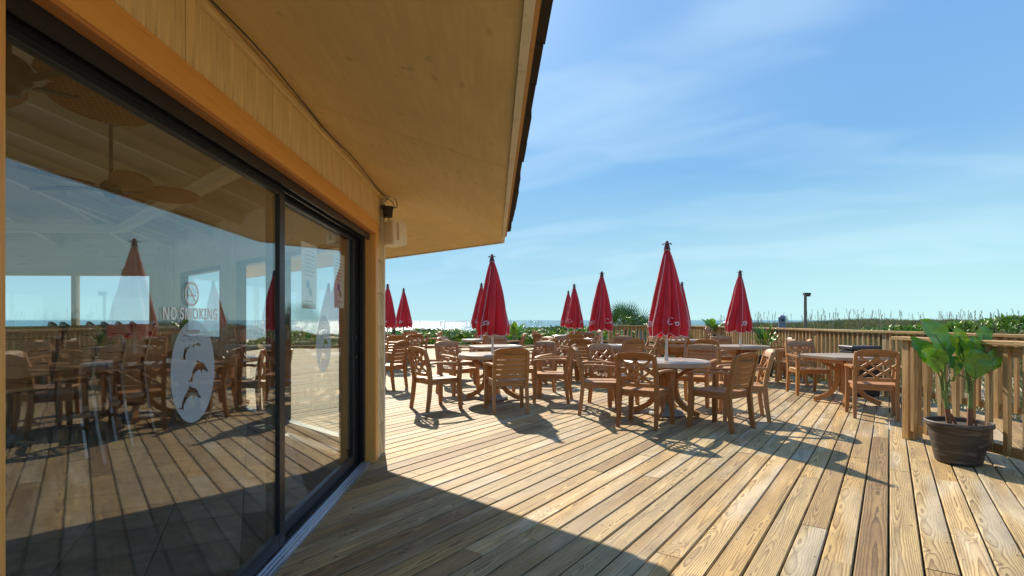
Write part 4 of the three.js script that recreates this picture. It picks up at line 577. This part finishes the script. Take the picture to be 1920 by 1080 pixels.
function decal(d, y, w, h, label, n) {
  const o = new THREE.Shape(); o.absellipse(0, 0, w / 2, h / 2, 0, Math.PI * 2);
  for (const q of [[-0.02, 0.100, 0.074, 1, 0.1], [0.035, 0.004, 0.074, 1, -0.05], [-0.02, -0.092, 0.078, 1, -0.1]]) { const p = new THREE.Path(dolphin(...q)); p.closePath(); o.holes.push(p); }
  for (let j = 0; j < 3; j++) { const p = new THREE.Path(), yy = h * (0.40 - j * 0.045), x0 = -w * (0.18 + j * 0.06), pts = []; for (let i = 0; i <= 8; i++) pts.push(new THREE.Vector2(x0 + i / 8 * -2 * x0, yy + 0.005 * Math.sin(i * 2.1 + j))); for (let i = 8; i >= 0; i--) pts.push(new THREE.Vector2(x0 + i / 8 * -2 * x0, yy - 0.0025 + 0.005 * Math.sin(i * 2.1 + j))); p.setFromPoints(pts); p.closePath(); o.holes.push(p); }
  const g = new THREE.ExtrudeGeometry(o, { depth: 0.0005, bevelEnabled: false, curveSegments: 40 }); g.rotateY(Math.PI / 2);
  const m = mesh('frosted_decal', g, FROST); m.position.set(wp(0, 0, 0, n).x, y, -d); return tag(m, label, 'decal', 'frosted oval dolphin decals on the glass');
}
decal(2.105, 1.062, 0.30, 0.395, 'frosted oval dolphin decal under the no smoking lettering', -0.0922);
decal(3.80, 1.09, 0.33, 0.40, 'frosted oval dolphin decal on the narrow door panel', -0.1302);
{ // paper notices taped inside the right panel
  const notice = (d, y, w, h, label, seed) => {
    const cv = document.createElement('canvas'); cv.width = 256; cv.height = 360; const c = cv.getContext('2d'), R = rng(seed); c.fillStyle = '#e4e6ea'; c.fillRect(0, 0, 256, 360);
    c.fillStyle = '#7b8494'; for (let i = 0; i < 7; i++) { let x = 40 + R() * 20; while (x < 200) { const l = 8 + R() * 22; c.fillRect(x, 40 + i * 22, l, 6); x += l + 6; } }
    c.fillStyle = '#3a6fc4'; c.beginPath(); c.ellipse(110, 225, 30, 24, 0, 0, 7); c.fill(); c.fillStyle = '#3f8a63'; c.beginPath(); c.ellipse(150, 265, 34, 22, 0.5, 0, 7); c.fill(); c.fillStyle = '#8b8f99'; c.fillRect(50, 316, 150, 7);
    const t = new THREE.CanvasTexture(cv); t.colorSpace = THREE.SRGBColorSpace; const g = new THREE.PlaneGeometry(w, h, 6, 6), p = g.attributes.position; for (let i = 0; i < p.count; i++) p.setZ(i, 0.006 * Math.sin(p.getX(i) * 9 + seed) * (0.5 - p.getY(i) / h)); g.rotateY(Math.PI / 2); g.computeVertexNormals();
    const m = mesh('paper_notice', g, new THREE.MeshStandardMaterial({ map: t, roughness: 0.9, side: THREE.DoubleSide })); m.position.set(wp(0, 0, 0, -0.155).x, y, -d); tag(m, label, 'poster', 'paper notices behind the glass');
  };
  notice(3.58, 1.55, 0.30, 0.43, 'pale paper notice behind glass, nearer the meeting stile', 4); notice(4.26, 1.57, 0.30, 0.43, 'white paper notice with blue and green mark beside the door jamb', 9);
}
{ // black bin by the right railing
  const [x, z] = cw(5.83, 8.95), b = thing('storage_bin', 'black box bin standing against the right railing', 'bin', [x, 0.002, z], -0.1);
  mesh('body', rbx(0.44, 0.74, 0.40, 0, 0.38, 0, 0.02), BLACK, b); mesh('lid', rbx(0.47, 0.07, 0.43, 0, 0.795, 0, 0.02), mat(0.045, 0.047, 0.05, 0.4), b); mesh('handle', rbx(0.2, 0.03, 0.03, 0, 0.72, 0.21), BLACK, b);
}
{ // lamp pole and grey domed bins on the walkway beyond
  const [x, z] = cw(11.0, 20), y = duneH(x, -z), p = thing('light_pole', 'slim dark pole with small lamp head rising beyond the railing', 'light pole', [x, y - 0.1, z], 0);
  const H = 2.22 - y + 0.1; mesh('pole', at(new THREE.CylinderGeometry(0.05, 0.055, H, 12), 0, H / 2, 0), mat(0.16, 0.13, 0.10, 0.7), p); mesh('lamp_head', [rbx(0.24, 0.08, 0.14, 0.06, H + 0.02, 0), rbx(0.14, 0.06, 0.10, 0.10, H - 0.05, 0)], BRONZE, p);
  for (const [X, Z, top, label] of [[12.4, 24.5, 1.50, 'grey domed bin standing left of the slim dark pole'], [5.35, 22, 1.46, 'grey domed bin beside the smaller fan palm']]) { const [bx0, bz0] = cw(X, Z), yy = duneH(bx0, -bz0), h = top - yy + 0.1, t = thing('domed_bin', label, 'bin', [bx0, yy - 0.1, bz0], 0, 'grey domed bins beyond the railing'); mesh('body', at(new THREE.CylinderGeometry(0.16, 0.15, h - 0.14, 18), 0, (h - 0.14) / 2, 0), mat(0.16, 0.19, 0.25, 0.5), t); mesh('dome', at(new THREE.SphereGeometry(0.172, 18, 8, 0, 6.2832, 0, 1.5708).scale(1, 0.8, 1), 0, h - 0.142, 0), mat(0.20, 0.23, 0.30, 0.5), t); mesh('mouth', rbx(0.14, 0.09, 0.03, -0.04, h - 0.24, 0.15), BLACK, t); }
}
// ------------------------------------------------------------------ inside: stools, bar, fans, a dining set
{
  const wood = new THREE.MeshStandardMaterial({ map: resinTex, color: col(0.80, 0.44, 0.22), roughness: 0.35 }), metal = mat(0.20, 0.21, 0.23, 0.22, { metalness: 0.8 });
  const proto = new THREE.Group();
  for (const s of [-1, 1]) {
    mesh('rear_leg', bar([V(s * 0.22, 0, -0.27), V(s * 0.21, 0.3, -0.20), V(s * 0.20, 0.62, -0.16), V(s * 0.20, 0.80, -0.17), V(s * 0.20, 1.0, -0.225), V(s * 0.205, 1.18, -0.31)], 0.028, 0.05, V(1, 0, 0)), metal, proto);
    mesh('front_leg', bar([V(s * 0.22, 0, 0.26), V(s * 0.20, 0.72, 0.18)], 0.028, 0.04, V(1, 0, 0)), metal, proto);
    mesh('side_rail', [bar([V(s * 0.20, 0.70, -0.17), V(s * 0.20, 0.70, 0.20)], 0.028, 0.04, V(1, 0, 0)), bar([V(s * 0.21, 0.3, -0.2), V(s * 0.21, 0.3, 0.22)], 0.022, 0.03, V(1, 0, 0))], metal, proto);
  }
  mesh('footrest', [rbx(0.42, 0.04, 0.02, 0, 0.28, 0.23), rbx(0.42, 0.05, 0.02, 0, 0.42, -0.185)], metal, proto);
  for (let i = 0; i < 4; i++) mesh('seat_slat', rbx(0.40, 0.025, 0.088, 0, 0.735, -0.13 + i * 0.096), wood, proto);
  for (let i = 0; i < 4; i++) { const y = 0.86 + i * 0.088, z = -0.185 - (y - 0.82) * (y - 0.82) * 1.0 - (y - 0.82) * 0.05; mesh('back_slat', bar([-2, -1, 0, 1, 2].map(k => V(k * 0.095, y, z - 0.012 * (4 - k * k))), 0.014, 0.078, V(0, 0, 1)), wood, proto); }
  [[-3.62, 3.75, 'nearest of the row'], [-3.86, 4.45, 'second of the row'], [-4.08, 5.10, 'third of the row'], [-4.30, 5.75, 'farthest of the row']].forEach(([X, Z, t]) => { const c = proto.clone(), [x, z] = cw(X, Z); c.name = numbered('bar_stool'); c.position.set(x, 0.008, z); c.scale.setScalar(1.04); c.rotation.y = -Math.PI / 2 - 0.25; scene.add(c); tag(c, `wooden-backed metal bar stool behind the glass, ${t}`, 'bar stool', 'bar stools behind the glass'); });
  const [bxx, bz] = cw(-4.75, 4.9), bar0 = thing('bar_counter', 'long dark wooden counter beyond the bar stools', 'counter', [bxx, 0.008, bz], -0.25);
  mesh('counter_top', woodUV(rbx(0.55, 0.05, 4.2, 0, 1.10, 0, 0.01), 2), wood, bar0); mesh('counter_front', woodUV(rbx(0.08, 1.07, 4.0, -0.1, 0.536, 0), 1), wood, bar0);
  // wicker ceiling fans
  const strand = (i, j) => (Math.floor(i / 8) + Math.floor(j / 8)) % 2;
  const weave = byteTex(128, 128, (u, v, i, j) => strand(i, j) ? [176, 112, 56] : [136, 82, 38]), relief = byteTex(128, 128, (u, v, i, j) => { const n = 255 * (strand(i, j) ? Math.sin((i % 8 + 0.5) / 8 * Math.PI) : Math.sin((j % 8 + 0.5) / 8 * Math.PI)); return [n, n, n]; }, false); weave.repeat.set(3.2, 3.2); relief.repeat.set(3.2, 3.2);
  const WICKER = mat(1, 1, 1, 0.7, { map: weave, bumpMap: relief, bumpScale: 0.006 });
  const fan = (X, Z, y, top, label, a0, sc = 1) => {
    const [x, z] = cw(X, Z), f = thing('ceiling_fan', label, 'ceiling fan', [x, y, z], a0, 'wicker ceiling fans');
    mesh('downrod', [at(new THREE.CylinderGeometry(0.015, 0.015, top - y, 10), 0, (top - y) / 2, 0), at(new THREE.CylinderGeometry(0.075, 0.05, 0.07, 16), 0, top - y - 0.03, 0)], BRONZE, f);
    mesh('motor', new THREE.LatheGeometry([[0, -0.08], [0.04, -0.075], [0.055, -0.05], [0.075, -0.03], [0.078, 0.03], [0.055, 0.06], [0.03, 0.075], [0, 0.075]].map(p => new THREE.Vector2(...p)), 24), BLACK, f);
    for (let k = 0; k < 5; k++) { const sh = new THREE.Shape(), P = [[0.16, 0.0], [0.18, 0.05], [0.30, 0.115], [0.45, 0.138], [0.58, 0.115], [0.66, 0.06], [0.685, 0]]; const up = P.map(p => new THREE.Vector2(...p)), dn = P.slice(1, -1).reverse().map(p => new THREE.Vector2(p[0], -p[1])); sh.moveTo(up[0].x, up[0].y); sh.splineThru(up.slice(1)); sh.splineThru([...dn, up[0]]); const g = new THREE.ExtrudeGeometry(sh, { depth: 0.012, bevelEnabled: true, bevelSize: 0.005, bevelThickness: 0.004, bevelSegments: 1, curveSegments: 24 }); g.rotateX(-Math.PI / 2 - 0.3); g.rotateY(k * Math.PI * 2 / 5); g.scale(sc, sc, sc); const b = mesh('blade', g, WICKER, f); mesh('blade_iron', bar([V(0.09, -0.02, 0), V(0.24, 0.0, 0)], 0.04, 0.008, V(0, 0, 1)).rotateY(k * Math.PI * 2 / 5), BLACK, b); }
  };
  fan(-1.95, 2.06, 2.21, 2.88, 'large wicker-bladed ceiling fan at upper left behind the glass', -0.1, 0.8);
  fan(-3.55, 4.72, 2.42, 3.05, 'smaller-looking wicker ceiling fan farther inside the room', 0.6);
  tag(mesh('adhesive_label', rbx(0.004, 0.03, 0.14, wp(0, 0, 0, -0.167).x, 2.075, -1.50, 0.001), FILM), 'small white blank label on the trim above the glass', 'label');
  // dining set inside near the forward wall
  const [tx, tz] = cw(-4.2, 7.6), t = tables.round.clone(); t.name = numbered('dining_table'); t.position.set(tx, 0.008, tz); scene.add(t); tag(t, 'round brown table inside the room near the forward windows', 'table');
  [['lattice', -3.4, 7.2, 'right'], ['slat', -4.0, 6.75, 'near'], ['slat', -5.0, 7.5, 'left']].forEach(([k, X, Z, pl]) => { chair(k, X, Z, -4.2, 7.6, `brown ${k}-back chair on the ${pl} side of the indoor table`, 0, 0, 'chairs of the indoor table').position.y = 0.009; });
}
renderer.render(scene, camera);
